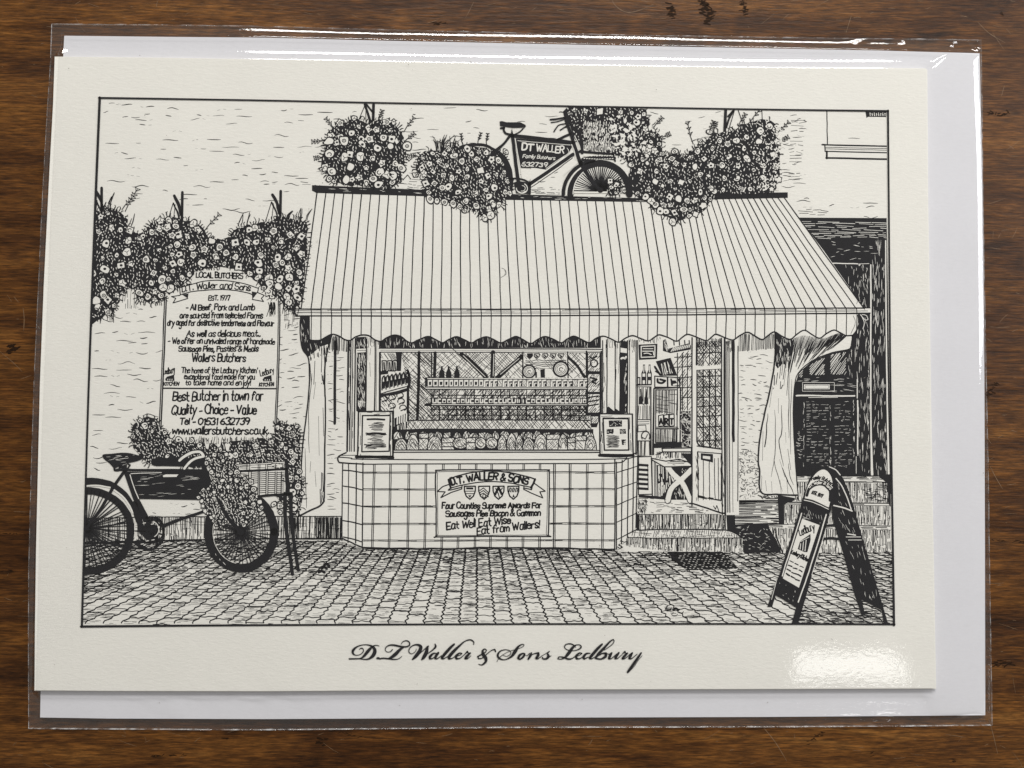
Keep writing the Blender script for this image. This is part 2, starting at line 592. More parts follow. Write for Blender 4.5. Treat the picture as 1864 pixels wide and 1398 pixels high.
    # the welded rim: a fine bead of melted film along each side
    def bead(name, line, w, hgt, wig):
        vs, fs = [], []
        pts = along(line, np.linspace(0, 1, 260))
        for i, p in enumerate(pts):
            a, b = pts[max(i - 1, 0)], pts[min(i + 1, len(pts) - 1)]
            t = (b - a) / np.hypot(*(b - a))
            nrm = np.array((-t[1], t[0]))
            o = wig * noise.noise(Vector((p[0] * 240, p[1] * 240, 5)))
            ww = w * (0.8 + 0.9 * noise.noise(Vector((p[0] * 500, p[1] * 500, 9))))
            for k in range(5):
                ang = math.pi * k / 4
                q = p + nrm * (math.cos(ang) * ww + o)
                vs.append((float(q[0]), float(q[1]), 0.00016 + math.sin(ang) * hgt))
            if i:
                b0 = (i - 1) * 5
                for k in range(4):
                    fs.append((b0 + k, b0 + k + 1, b0 + k + 6, b0 + k + 5))
        me = bpy.data.meshes.new(name)
        me.from_pydata(vs, [], fs)
        me.materials.append(SEAM)
        me.polygons.foreach_set("use_smooth", [True] * len(me.polygons))
        return link(name, me, sl)
    bead("seam", top, 0.00013, 0.00032, 0.00008)
    bead("seam", bottom, 0.00014, 0.00040, 0.00005)
    bead("seam", left, 0.00006, 0.00025, 0.00004)
    bead("seam", right, 0.00007, 0.00028, 0.00004)
    return sl


SLEEVE = build_sleeve()

# ------------------------------------------------------------------ pen-and-ink print
# The picture on the card is itself flat: it is drawn here as strokes and areas of ink (and
# of bare card over ink) in the photograph's own measure and laid on the card's face.
FRAME_IN = [(183, 179), (1615.5, 203.5), (1618.3, 420), (1622, 700), (1625, 1000), (1627, 1136), (150, 1139.5), (156, 880), (162.5, 700), (173, 420)]
FRX = (148, 1628)
RD = random.Random(11)


def inside_poly(x, y, poly):
    c = False
    n = len(poly)
    j = n - 1
    for i in range(n):
        xi, yi = poly[i]
        xj, yj = poly[j]
        if (yi > y) != (yj > y) and x < (xj - xi) * (y - yi) / (yj - yi) + xi:
            c = not c
        j = i
    return c


def clip_convex(poly, clip):
    out = poly
    n = len(clip)
    for i in range(n):
        ax, ay = clip[i]
        bx, by = clip[(i + 1) % n]
        src, out = out, []
        if not src:
            return out
        def side(p):
            return (bx - ax) * (p[1] - ay) - (by - ay) * (p[0] - ax)
        for k in range(len(src)):
            p, q = src[k - 1], src[k]
            sp, sq = side(p), side(q)
            if sp >= 0 and sq >= 0:
                out.append(q)
            elif sp >= 0 > sq or sq >= 0 > sp:
                t = sp / (sp - sq)
                m = (p[0] + (q[0] - p[0]) * t, p[1] + (q[1] - p[1]) * t)
                out.append(m)
                if sq >= 0:
                    out.append(q)
    return out


class Element:
    def __init__(self, name):
        self.name = name
        self.f = []          # (points, layer, material index)


ELEMS = []
LAYER = [0]
CUR = [None]
CLIP = [True]
CNT = [0]
B, Wt = 0, 1                 # ink, bare card


def start(name, label=None):
    CUR[0] = Element(name)
    CUR[0].label = label
    ELEMS.append(CUR[0])
    LAYER[0] += 1


def lay():
    LAYER[0] += 1


def face(pts, mat, z=None):
    if CLIP[0]:
        x, y = pts[0]
        xs = [p[0] for p in pts]
        ys = [p[1] for p in pts]
        if min(xs) < 186 or max(xs) > 1614 or min(ys) < 206 or max(ys) > 1134:
            pts = clip_convex(pts, FRAME_IN)
            if len(pts) < 3:
                return
    CUR[0].f.append((pts, LAYER[0] + (z or 0.0), mat))



def stroke(pts, w=2.0, mat=B, smooth=True, taper=0.0, wob=0.25, n=5):
    """A pen line; w may be one width or one per point."""
    if not isinstance(w, (list, tuple)):
        w = [w] * len(pts)
    # the pen turns at sharp corners: draw the two legs apart
    lim = 0.2 if smooth else 0.45
    for i in range(1, len(pts) - 1):
        ux, uy = pts[i][0] - pts[i - 1][0], pts[i][1] - pts[i - 1][1]
        vx, vy = pts[i + 1][0] - pts[i][0], pts[i + 1][1] - pts[i][1]
        k = math.hypot(ux, uy) * math.hypot(vx, vy)
        if k > 0 and (ux * vx + uy * vy) / k < lim:
            stroke(pts[:i + 1], w[:i + 1], mat, smooth, taper, wob, n)
            stroke(pts[i:], w[i:], mat, smooth, taper, wob, n)
            return
    P = [(p[0], p[1], ww) for p, ww in zip(pts, w)]
    if smooth and len(P) > 2:
        P = smooth_line(P, n)
    elif not smooth and len(P) >= 2 and wob > 0:
        Q = []
        for a, b in zip(P[:-1], P[1:]):
            m = max(1, int(math.hypot(b[0] - a[0], b[1] - a[1]) / 14))
            for i in range(m):
                t = i / m
                Q.append(tuple(a[c] + (b[c] - a[c]) * t for c in range(3)))
        Q.append(P[-1])
        P = Q
    if wob > 0 and len(P) > 2:
        sd = RD.uniform(0, 100)
        P = [(x + wob * noise.noise((x * .09, y * .09, sd)) * 1.6, y + wob * noise.noise((x * .09, y * .09, sd + 40)) * 1.6,
              ww * (1 + 0.35 * min(wob, 1) * noise.noise((x * .15, y * .15, sd + 80)))) for x, y, ww in P]
    m = len(P)
    if m < 2:
        return
    L, Rr = [], []
    for i in range(m):
        a, c = P[max(i - 1, 0)], P[min(i + 1, m - 1)]
        dx, dy = c[0] - a[0], c[1] - a[1]
        l = math.hypot(dx, dy) or 1.0
        k = 0.5
        if taper:
            t = i / (m - 1)
            k *= 1 - taper * (abs(2 * t - 1) ** 2.2)
        hw = P[i][2] * k
        L.append((P[i][0] - dy / l * hw, P[i][1] + dx / l * hw))
        Rr.append((P[i][0] + dy / l * hw, P[i][1] - dx / l * hw))
    # rounded ends
    CNT[0] += 1
    z = 0.55 + (CNT[0] % 8) * 0.05 if mat == Wt else 0.45
    for e, q in ((0, 1), (m - 1, m - 2)):
        hw = P[e][2] * 0.5
        if hw > 0.6 and not taper:
            dx, dy = P[e][0] - P[q][0], P[e][1] - P[q][1]
            l = math.hypot(dx, dy) or 1
            dx, dy = dx / l, dy / l
            cap = [(P[e][0] + (-dy * math.cos(a) + dx * math.sin(a)) * hw, P[e][1] + (dx * math.cos(a) + dy * math.sin(a)) * hw)
                   for a in (0, .8, 1.57, 2.34, 3.1416)]
            face(cap, mat, z)
    for i in range(m - 1):
        face([L[i], L[i + 1], Rr[i + 1], Rr[i]], mat, z)


def fill(poly, mat=B, smooth=False, n=5):
    if smooth:
        poly = smooth_line(poly, n, closed=True)
    if mat == Wt:
        lay()
    vv = [Vector((p[0], p[1], 0)) for p in poly]
    for t in tessellate_polygon([vv]):
        face([tuple(poly[i][:2]) for i in t], mat, 0.0 if mat == Wt else 0.4)


def outline(poly, w=2.0, mat=B, smooth=False, wob=0.25):
    pts = list(poly) + [poly[0]]
    if smooth:
        pts = smooth_line(list(poly), 5, closed=True)
        pts.append(pts[0])
        stroke(pts, w, mat, smooth=False, wob=wob)
    else:
        for a, b in zip(pts[:-1], pts[1:]):
            stroke([a, b], w, mat, smooth=False, wob=wob)


def shape(poly, w=2.0, smooth=False, base=Wt, ink=B):
    fill(poly, base, smooth)
    outline(poly, w, ink, smooth)


def hatch(poly, ang, gap, w=1.0, mat=B, jit=0.35, cut=0.0, keep=1.0, wob=0.3):
    """Parallel pen lines inside an outline; cut breaks them up, keep drops some."""
    a = math.radians(ang)
    ca, sa = math.cos(a), math.sin(a)
    R = [(x * ca + y * sa, -x * sa + y * ca) for x, y in poly]
    y0, y1 = min(p[1] for p in R), max(p[1] for p in R)
    y = y0 + gap * RD.random()
    while y < y1:
        xs = []
        n = len(R)
        for i in range(n):
            (xa, ya), (xb, yb) = R[i], R[(i + 1) % n]
            if (ya > y) != (yb > y):
                xs.append(xa + (xb - xa) * (y - ya) / (yb - ya))
        xs.sort()
        for i in range(0, len(xs) - 1, 2):
            x0, x1 = xs[i] + RD.uniform(-.6, 1.2), xs[i + 1] - RD.uniform(-.6, 1.2)
            segs = []
            if cut > 0:
                x = x0
                while x < x1:
                    l = RD.uniform(0.4, 1.6) * cut
                    segs.append((x, min(x + l, x1)))
                    x += l + RD.uniform(0.05, 0.5) * cut
            elif x1 > x0:
                segs.append((x0, x1))
            for s0, s1 in segs:
                if RD.random() > keep or s1 - s0 < 0.8:
                    continue
                ja, jb = RD.uniform(-jit, jit) * gap, RD.uniform(-jit, jit) * gap
                p = (s0 * ca - (y + ja) * sa, s0 * sa + (y + ja) * ca)
                q = (s1 * ca - (y + jb) * sa, s1 * sa + (y + jb) * ca)
                stroke([p, q], w * RD.uniform(.7, 1.3), mat, smooth=False, wob=wob if s1 - s0 > 14 else 0)
        y += gap * RD.uniform(.75, 1.25)


def flecks(poly, n, l, w, ang, mat=Wt, spread=12, wob=0):
    if mat == Wt:
        n, w = int(n * 0.8), w * 0.8
    xs, ys = [p[0] for p in poly], [p[1] for p in poly]
    for _ in range(n):
        x, y = RD.uniform(min(xs), max(xs)), RD.uniform(min(ys), max(ys))
        if not inside_poly(x, y, poly):
            continue
        a = math.radians(ang + RD.gauss(0, spread))
        k = l * RD.uniform(.4, 1.5) / 2
        stroke([(x - math.cos(a) * k, y - math.sin(a) * k), (x, y), (x + math.cos(a) * k, y + math.sin(a) * k)],
               w * RD.uniform(.6, 1.3), mat, smooth=False, wob=wob, taper=0.6)


def zoomed(ox, oy, s):
    def f(*c):
        if len(c) == 2 and not isinstance(c[0], (tuple, list)):
            return (ox + c[0] / s, oy + c[1] / s)
        return [(ox + p[0] / s, oy + p[1] / s) for p in c]
    return f


def ellipse(cx, cy, rx, ry, a0=0, a1=360, n=48):
    return [(cx + rx * math.cos(math.radians(a0 + (a1 - a0) * i / n)), cy + ry * math.sin(math.radians(a0 + (a1 - a0) * i / n))) for i in range(n + 1)]


# ---- hand lettering: one-stroke letters on a small grid (digit = x, letter = y, e is the baseline, j the x-height, m the cap height)
GLYPH = {
    'a': "4i3j1j0h0f1e3e4g 4j4f5e", 'b': "0m0e 0h1j3j4h4f3e1e0f", 'c': "4i3j1j0h0f1e3e4f", 'd': "4m4e 4h3j1j0h0f1e3e4f",
    'e': "0h4h4i3j1j0h0f1e3e4f", 'f': "4l3m2m1k1e 0j3j", 'g': "4i3j1j0h0f1e3e4f 4j4c3a1a0b", 'h': "0m0e 0h1j3j4h4e", 'i': "0j0e 0l0m",
    'j': "2j2b1a0a 2l2m", 'k': "0m0e 4j0g 1h4e", 'l': "0m0e", 'm': "0j0e 0h1j2j3h3e 3h4j5j6h6e", 'n': "0j0e 0h1j3j4h4e",
    'o': "1j0h0f1e3e4f4h3j1j", 'p': "0j0a 0h1j3j4h4f3e1e0f", 'q': "4j4a 4h3j1j0h0f1e3e4f", 'r': "0j0e 0h1j3j", 's': "4i3j1j0i1h3g4f3e1e0f",
    't': "1m1f2e3e 0j3j", 'u': "0j0f1e3e4f 4j4e", 'v': "0j2e4j", 'w': "0j1e3i5e6j", 'x': "0j4e 4j0e", 'y': "0j2e 4j2e0a", 'z': "0j4j0e4e",
    'A': "0e3m6e 1h5h", 'B': "0e0m3m5l5j3i0i 3i5h5f3e0e", 'C': "5l4m2m0k0g2e4e5f", 'D': "0e0m3m5k5g3e0e", 'E': "5m0m0e5e 0i4i",
    'F': "5m0m0e 0i4i", 'G': "5l4m2m0k0g2e4e5f5h3h", 'H': "0m0e 5m5e 0i5i", 'I': "0e0m", 'J': "4m4f3e1e0f", 'K': "0m0e 5m0i5e", 'L': "0m0e4e",
    'M': "0e0m3g6m6e", 'N': "0e0m5e5m", 'O': "2m0k0g2e4e6g6k4m2m", 'P': "0e0m3m5l5j3i0i", 'Q': "2m0k0g2e4e6g6k4m2m 3g6d",
    'R': "0e0m3m5l5j3i0i 2i5e", 'S': "5l4m2m0l0j2i4i5h5f4e1e0f", 'T': "0m6m 3m3e", 'U': "0m0f2e3e5f5m", 'V': "0m3e6m", 'W': "0m2e4k6e8m",
    'X': "0m5e 5m0e", 'Y': "0m3i6m 3i3e", '0': "2m0k0g2e3e5g5k3m2m", '1': "1l2m2e", '2': "0k1m4m5k4i0e5e", '3': "0l2m4m5k3i5h5f3e1e0f",
    '4': "4e4m0g5g", '5': "5m1m0i3j5h5f3e0f", '6': "4m1k0g1e4e5g4i1i0h", '7': "0m5m2e", '8': "2i0k2m4k2i0g2e4g2i", '9': "5j3i1i0k1m4m5k5i3e",
    '-': "0h3h", '.': "0e0f", ',': "1e0c", '!': "0m0h 0f0e", '&': "6e1k2m3m4k0g1e3e6h", "'": "0m0k",
}
CURVY = set("abcdefghijmnopqrsuyBCDGOPQRSU023568&9J")


def glyph_strokes(ch):
    out = []
    for s in GLYPH.get(ch, "").split():
        out.append([(int(s[i]), ord(s[i + 1]) - ord('e')) for i in range(0, len(s), 2)])
    return out


def text_layout(txt, gap=1.6):
    x = 0
    items = []
    for ch in txt:
        if ch == ' ':
            x += 3.0
            continue
        st = glyph_strokes(ch)
        wd = max([p[0] for s in st for p in s] + [0.4])
        items.append((ch, x, st))
        x += wd + gap
    return items, x - gap


def lettering(txt, path, H, w=1.6, mat=B, slant=0.12, gap=1.25, loose=0.5):
    """Letters along a path of photo points (baseline), stretched to its length; H = cap height."""
    items, total = text_layout(txt, gap)
    pts = smooth_line(path, 12) if len(path) > 2 else list(path)
    cum = [0]
    for a, b in zip(pts[:-1], pts[1:]):
        cum.append(cum[-1] + math.hypot(b[0] - a[0], b[1] - a[1]))

    def at(s):
        s = max(-20, min(s, cum[-1] + 20))
        i = 0
        while i < len(cum) - 2 and cum[i + 1] < s:
            i += 1
        d = cum[i + 1] - cum[i]
        t = (s - cum[i]) / d
        a, b = pts[i], pts[i + 1]
        return a[0] + (b[0] - a[0]) * t, a[1] + (b[1] - a[1]) * t, (b[0] - a[0]) / d, (b[1] - a[1]) / d
    sx = cum[-1] / total
    sy = H / 8.0
    for ch, x0, st in items:
        dy = RD.uniform(-loose, loose)
        k = 1 + RD.uniform(-.12, .14)
        lean = slant + RD.uniform(-.07, .09)
        for s in st:
            Q = []
            for gx, gy in s:
                gx2 = x0 + gx + gy * lean + RD.uniform(-.28, .28)
                px, py, tx, ty = at(gx2 * sx)
                hh = (gy * k + dy + RD.uniform(-.28, .28)) * sy
                Q.append((px + ty * hh, py - tx * hh))
            stroke(Q, w * (1.32 if mat == B else 1.08) * RD.uniform(.9, 1.1), mat, smooth=ch in CURVY, wob=0.0, n=4)


# ---- foliage and blossom
def blossom(x, y, r, kind=None):
    n = RD.choice((6, 7, 8))
    a0 = RD.uniform(0, 6.28)
    el = RD.uniform(.68, 1.0)
    tilt = RD.uniform(0, 3.14)
    pet = RD.choice((0, 0, 0, 4, 5))
    n = pet * 2 if pet else n
    pts = []
    for i in range(n):
        a = a0 + 6.283 * i / n
        rr = r * (RD.uniform(.95, 1.25) if i % 2 else RD.uniform(.62, .85)) if pet else r * RD.uniform(.72, 1.25)
        px, py = rr * math.cos(a), rr * el * math.sin(a)
        pts.append((x + px * math.cos(tilt) - py * math.sin(tilt), y + px * math.sin(tilt) + py * math.cos(tilt)))
    big = smooth_line([(x + (px - x) * (1 + 2.2 / r), y + (py - y) * (1 + 2.2 / r)) for px, py in pts], 2, True)
    small = smooth_line(pts, 2, True)
    fan(x, y, big, B, 0.0)
    fan(x, y, small, Wt, 0.35)
    k = kind or RD.choice("ooodddccckk.")
    z0 = LAYER[0]
    LAYER[0] = z0 + 0.7
    if k == 'o':
        stroke(ellipse(x, y, r * .42, r * .36, 0, 360, 8), 1.5, B, smooth=False, wob=0.2)
        if r > 6:
            fan(x, y, ellipse(x, y, r * .16, r * .16, 0, 360, 6), B, 0.0)
    elif k == 'd':
        fan(x, y, ellipse(x + RD.uniform(-1, 1), y + RD.uniform(-1, 1), r * .38, r * .32, 0, 360, 8), B, 0.0)
    elif k == 'c':
        s = RD.uniform(0, 360)
        stroke(ellipse(x, y, r * .45, r * .4, s, s + 220, 7), 1.7, B, smooth=False, wob=0.2)
    elif k == 'k':
        for q in range(3):
            a = a0 + q * 2.1
            stroke([(x, y), (x + math.cos(a) * r * .7, y + math.sin(a) * r * .7)], 1.1, B, smooth=False, wob=0)
    LAYER[0] = z0


def fan(x, y, ring, mat, dz):
    m = len(ring)
    for i in range(m):
        face([(x, y), tuple(ring[i][:2]), tuple(ring[(i + 1) % m][:2])], mat, dz)


def sprig(x, y, ang, l, leaf=5):
    """A little leafy shoot with a scalloped outline."""
    a = math.radians(ang)
    ux, uy = math.cos(a), math.sin(a)
    stroke([(x, y), (x + ux * l * .5 + uy * 1.5, y + uy * l * .5), (x + ux * l, y + uy * l)], 1.5)
    for i in range(3):
        t = .45 + .27 * i
        for s in (1, -1):
            b = a + s * .7
            px, py = x + ux * l * t, y + uy * l * t
            q = [(px, py), (px + math.cos(b) * leaf * .6 + uy * s, py + math.sin(b) * leaf * .6), (px + math.cos(b) * leaf, py + math.sin(b) * leaf),
                 (px + math.cos(b - s * .8) * leaf * .6, py + math.sin(b - s * .8) * leaf * .6)]
            fill(q, Wt)
            outline(q, 1.2, B)


def scatter(poly, dist, n=900, seedpts=(), grow=0.0):
    xs, ys = [p[0] for p in poly], [p[1] for p in poly]
    got = [tuple(p) for p in seedpts]
    for _ in range(n):
        x, y = RD.uniform(min(xs) - grow, max(xs) + grow), RD.uniform(min(ys) - grow, max(ys) + grow)
        d = dist * RD.uniform(.85, 1.3)
        if inside_poly(x, y, poly) and all((x - a) ** 2 + (y - b) ** 2 > d * d for a, b in got):
            got.append((x, y))
    return got[len(seedpts):]


def foliage(poly, fleck_gap=4.6, fl_w=(1.4, 3.2), ang=80, spikes=0.5):
    """Dark leafy mass: ink with countless bare specks and a ragged rim."""
    P = smooth_line(poly, 4, True)
    rag = []
    for i, (x, y) in enumerate(P):
        rag.append((x + RD.uniform(-2.2, 2.2), y + RD.uniform(-2.2, 2.2)))
    fill(rag, B)
    xs, ys = [p[0] for p in poly], [p[1] for p in poly]
    cx, cy = sum(xs) / len(xs), sum(ys) / len(ys)
    m = len(P)
    for i in range(m):
        x, y = P[i]
        a, b = P[i - 1], P[(i + 1) % m]
        nx, ny = b[1] - a[1], -(b[0] - a[0])
        l = math.hypot(nx, ny) or 1
        nx, ny = nx / l, ny / l
        if inside_poly(x + nx * 2, y + ny * 2, P):
            nx, ny = -nx, -ny
        for _ in range(2):
            if RD.random() < spikes:
                k = RD.uniform(3, 9)
                t = RD.uniform(-.7, .7)
                stroke([(x - nx * 2, y - ny * 2), (x + nx * k * .6 + t, y + ny * k * .6), (x + (nx + ny * t * .6) * k, y + (ny - nx * t * .6) * k)],
                       RD.uniform(1.0, 2.0), B, taper=0.5, wob=0)
    lay()
    fleck_gap *= 0.9
    for x, y in scatter(poly, fleck_gap, int(2.4 * poly_area(poly) / fleck_gap ** 2)):
        a = math.radians(ang + RD.gauss(0, 32))
        l = RD.uniform(1.0, 2.9)
        w = RD.uniform(*fl_w) * 0.74
        stroke([(x - math.cos(a) * l, y - math.sin(a) * l), (x + RD.uniform(-.5, .5), y), (x + math.cos(a) * l, y + math.sin(a) * l)], w, Wt,
               smooth=False, taper=0.55, wob=0)
    lay()


def poly_area(p):
    return abs(sum(p[i - 1][0] * p[i][1] - p[i][0] * p[i - 1][1] for i in range(len(p)))) / 2


def flowers(poly, dist, r, seedpts=(), n=1500, kinds=None):
    r *= 1.0
    pts = scatter(poly, dist * 1.3, n, seedpts)
    rim = []
    if len(poly) > 8:                # blossoms poking out past the edge of the mass
        P = smooth_line(poly, 4, True)
        for i in range(0, len(P), 2):
            x, y = P[i][0] + RD.uniform(-2.5, 2.5), P[i][1] + RD.uniform(-3, 2.5)
            if RD.random() < .75 and all((x - a) ** 2 + (y - b) ** 2 > (dist * .8) ** 2 for a, b in list(seedpts) + rim):
                rim.append((x, y))
    for i, (x, y) in enumerate(list(seedpts) + rim + pts):
        blossom(x, y, r * RD.choice((.65, .8, .9, 1.0, 1.1, 1.2)), RD.choice(kinds) if kinds else None)
        if i % 5 == 4:
            lay()
    lay()


def dashes(poly, gapx, gapy, l=(8, 30), w=(0.8, 1.8), amp=1.2, keep=.7, ang=0.0):
    """Short broken pen marks of a whitewashed wall."""
    xs, ys = [p[0] for p in poly], [p[1] for p in poly]
    y = min(ys)
    while y < max(ys):
        x = min(xs) + RD.uniform(0, gapx)
        while x < max(xs):
            ll = RD.uniform(*l)
            yy = y + RD.uniform(-gapy, gapy) * .45
            if RD.random() < keep and inside_poly(x, yy, poly) and inside_poly(x + ll, yy, poly):
                ph = RD.uniform(0, 6)
                am = amp * RD.uniform(0, 1.6)
                n = max(3, int(ll / 5))
                pts = [(x + ll * i / n, yy + am * math.sin(ph + i * 1.1) + ang * ll * i / n) for i in range(n + 1)]
                ww = RD.uniform(*w)
                if RD.random() < .55:      # dry pen: broken
                    k = RD.randint(1, n)
                    for s in (pts[:k + 1], pts[k:][1:]):
                        if len(s) > 1:
                            stroke(s, ww, B, taper=.7, wob=.3)
                else:
                    stroke(pts, ww, B, taper=.7, wob=.3)
            x += ll + RD.uniform(.3, 1.6) * gapx
        y += gapy

# ================================================================== the drawing
# ---- whitewashed wall
start("printed_wall")
dashes([(186, 184), (575, 192), (572, 330), (552, 395), (500, 380), (430, 405), (330, 375), (250, 392), (186, 345)], 26, 12, (8, 34), (0.8, 1.7), keep=.62)
dashes([(575, 192), (900, 196), (905, 345), (760, 345), (570, 335)], 24, 11, (8, 30), (0.8, 1.7), keep=.6)
dashes([(930, 197), (1050, 199), (1035, 352), (940, 350)], 20, 14, (8, 26), (0.8, 1.6), keep=.6)
dashes([(1180, 202), (1330, 203), (1300, 270), (1215, 275)], 18, 14, (8, 26), (0.8, 1.7), keep=.65)
dashes([(1425, 205), (1470, 206), (1470, 345), (1420, 345)], 6, 5, (6, 26), (0.7, 1.4), keep=.55)
dashes([(1445, 360), (1612, 368), (1612, 396), (1470, 394)], 26, 8, (8, 30), (0.9, 1.8), keep=.6)
dashes([(1506, 235), (1612, 238), (1612, 258), (1506, 255)], 60, 9, (8, 24), (0.8, 1.6), keep=.5)
dashes([(170, 575), (300, 548), (296, 780), (250, 775), (235, 845), (160, 880)], 15, 13.5, (10, 34), (1.0, 2.0), amp=1.6, keep=.75)
dashes([(512, 560), (548, 570), (562, 640), (558, 800), (545, 770), (505, 760), (505, 575)], 8, 8.5, (7, 22), (1.0, 1.9), keep=.8, ang=-.1)
dashes([(595, 632), (632, 632), (630, 820), (618, 830), (622, 940), (594, 930)], 5, 8.5, (6, 20), (0.9, 1.7), keep=.85, ang=.05)
dashes([(1344, 640), (1412, 640), (1405, 720), (1385, 800), (1383, 900), (1344, 905)], 6, 7.5, (4, 16), (0.9, 1.7), keep=.8, ang=.1)
flecks([(1344, 820), (1385, 820), (1400, 905), (1344, 908)], 260, 5, 1.1, 30, B, 60)
dashes([(258, 912), (360, 912), (375, 930), (375, 938), (262, 936)], 12, 7, (8, 20), (1.0, 1.8), keep=.7)
hatch([(1440, 215), (1470, 215), (1455, 330), (1435, 330)], 2, 5, 0.9, keep=.5, cut=18)
hatch([(745, 325), (775, 325), (775, 345), (740, 345)], 5, 4, 0.9, keep=.7, cut=14)
hatch([(545, 328), (590, 330), (585, 338), (550, 337)], 3, 4, 0.9, keep=.7, cut=12)
hatch([(1450, 380), (1510, 383), (1500, 395), (1458, 395)], 5, 4, 0.9, keep=.7, cut=18)
# shade below the flowers and under the awning
hatch([(512, 560), (548, 566), (546, 590), (520, 600)], 92, 3.2, 1.0, keep=.8, cut=22)
hatch([(220, 530), (246, 530), (252, 562), (226, 562)], 92, 4.0, 1.0, keep=.8, cut=26)
hatch([(1344, 608), (1415, 608), (1415, 634), (1344, 640)], 92, 2.0, 1.1, keep=.9)
hatch([(594, 612), (634, 612), (634, 640), (594, 636)], 92, 2.6, 1.2, keep=.9)

# ---- window ledge at the upper right, with the dark plate above it
start("printed_window_ledge")
z = zoomed(1384, 0, 3.883)
stroke(z((470, 780), (472, 900), (474, 1020)), 2.0)
fill(z((455, 1022), (900, 1032), (900, 1078), (458, 1068)), Wt)
stroke(z((455, 1022), (470, 1024), (900, 1034)), 2.8)
for dy, w in ((17, 1.2), (28, 1.2), (46, 2.2)):
    stroke(z((458, 1024 + dy), (900, 1034 + dy)), w, smooth=False)
stroke(z((456, 1022), (458, 1066)), 2.2)
stroke(z((470, 1070), (470, 1120)), 3.6)
stroke(z((465, 1116), (900, 1126)), 3.4, smooth=False)
fill(z((742, 786), (900, 786), (900, 828), (762, 826), (750, 834)), B)
lay()
for i in range(8):
    x = 775 + i * 15
    stroke(z((x, 795 + i % 2 * 4), (x + 2, 820)), 1.1, Wt, wob=0)
    stroke(z((x - 3, 800 + (i * 7) % 16), (x + 7, 802 + (i * 7) % 16)), 0.9, Wt, wob=0)

# ---- dark doorway on the right
start("printed_dark_doorway")
z = zoomed(1384, 340, 3.883)
fill([(1448, 396), (1614, 397), (1622, 900), (1600, 872), (1560, 866), (1448, 866), (1440, 700), (1425, 600), (1440, 560)], B)
lay()
hatch(z((270, 240), (893, 250), (893, 372), (400, 366)), 1, 3.2, .8, Wt, cut=26, keep=.85)
flecks(z((470, 385), (880, 390), (770, 530), (520, 530)), 28, 9, 1.0, 3, Wt)
stroke(z((510, 540), (690, 545), (700, 556)), 1.8, Wt, wob=.5)
stroke(z((690, 545), (770, 543)), 0.9, Wt)
stroke([(1585.2, 482), (1585.3, 560), (1585, 700), (1586, 800), (1587.5, 864)], [2.2, 2.6, 2.4, 3.0, 4.4], Wt, wob=.3)
flecks(z((560, 560), (760, 560), (760, 840), (700, 830)), 55, 7, 0.9, 80, Wt)
flecks([(1588, 440), (1609, 440), (1614, 866), (1590, 866)], 204, 14, 1.15, 90, Wt, 4)
flecks([(1552, 600), (1583, 600), (1583, 690), (1560, 690), (1545, 640)], 55, 13, 1.1, 90, Wt, 5)
flecks([(1562, 690), (1583, 690), (1583, 862), (1564, 862)], 68, 13, 1.1, 90, Wt, 4)
flecks([(1556, 500), (1583, 500), (1583, 620), (1562, 610)], 43, 9, 1.0, 88, Wt, 8)
stroke([(1612.3, 438), (1613.3, 600), (1615.5, 760), (1618, 872)], [2.2, 2.4, 2.6, 3.6], Wt)
z = zoomed(1384, 680, 3.883)
# fanlight panes
z2 = zoomed(1360, 570, 4.659)
hatch(z2((530, 440), (655, 375), (655, 520), (535, 525)), -52, 2.6, 1.0, Wt, cut=40, keep=.85)
hatch(z2((710, 350), (840, 330), (840, 520), (708, 520)), -55, 2.7, 1.0, Wt, cut=44, keep=.88)
flecks(z2((850, 320), (890, 320), (890, 540), (850, 540)), 16, 8, 1.0, 88, Wt, 5)
hatch(z2((440, 520), (470, 480), (470, 540), (440, 545)), -52, 2.6, .9, Wt)
outline(z2((470, 588), (740, 588), (740, 662), (470, 662)), 0.8, Wt)
fill(z2((482, 605), (700, 605), (700, 645), (482, 645)), Wt)
outline(z2((492, 612), (692, 612), (692, 638), (492, 638)), 0.7, B)
stroke(z2((418, 700), (560, 698), (720, 702), (912, 702)), 2.6, Wt, wob=.4)
stroke(z2((520, 715), (770, 714)), 1.0, Wt)
flecks(z2((440, 545), (910, 545), (910, 580), (440, 580)), 12, 10, 1.0, 0, Wt, 3)
flecks(z2((720, 600), (910, 600), (910, 680), (720, 680)), 14, 14, 0.9, 3, Wt, 4)
for y in range(750, 1300, 26):
    for x0, x1 in ((500, 690), (740, 890)):
        x = x0 + RD.uniform(0, 10)
        while x < x1 - 10:
            l = RD.uniform(6, 50)
            if RD.random() < (.85 if (760 < y < 900 or 980 < y < 1060) else .55):
                stroke(z2((x, y + RD.uniform(-4, 4)), (min(x + l, x1), y + RD.uniform(-4, 4))), RD.uniform(.5, 1.0), Wt, wob=.2, taper=.4)
                if RD.random() < .35:
                    stroke(z2((x, y + 10), (min(x + l * .7, x1), y + 10)), .7, Wt, wob=.2, taper=.4)
            x += l + RD.uniform(4, 26)
for x in (482, 706, 905):
    flecks(z2((x - 5, 740), (x + 5, 740), (x + 5, 1290), (x - 5, 1290)), 24, 6, 1.0, 88, Wt, 8)
flecks(z2((425, 1000), (465, 1000), (465, 1230), (425, 1230)), 31, 5, 1.0, 5, Wt, 15)
stroke(z2((934, 560), (934, 720)), 1.8, Wt, wob=.3)
stroke(z2((936, 740), (940, 900), (938, 1180), (942, 1200)), 2.3, Wt, wob=.3)
stroke(z2((925, 1215), (925, 1360)), 1.0, Wt, wob=.3)
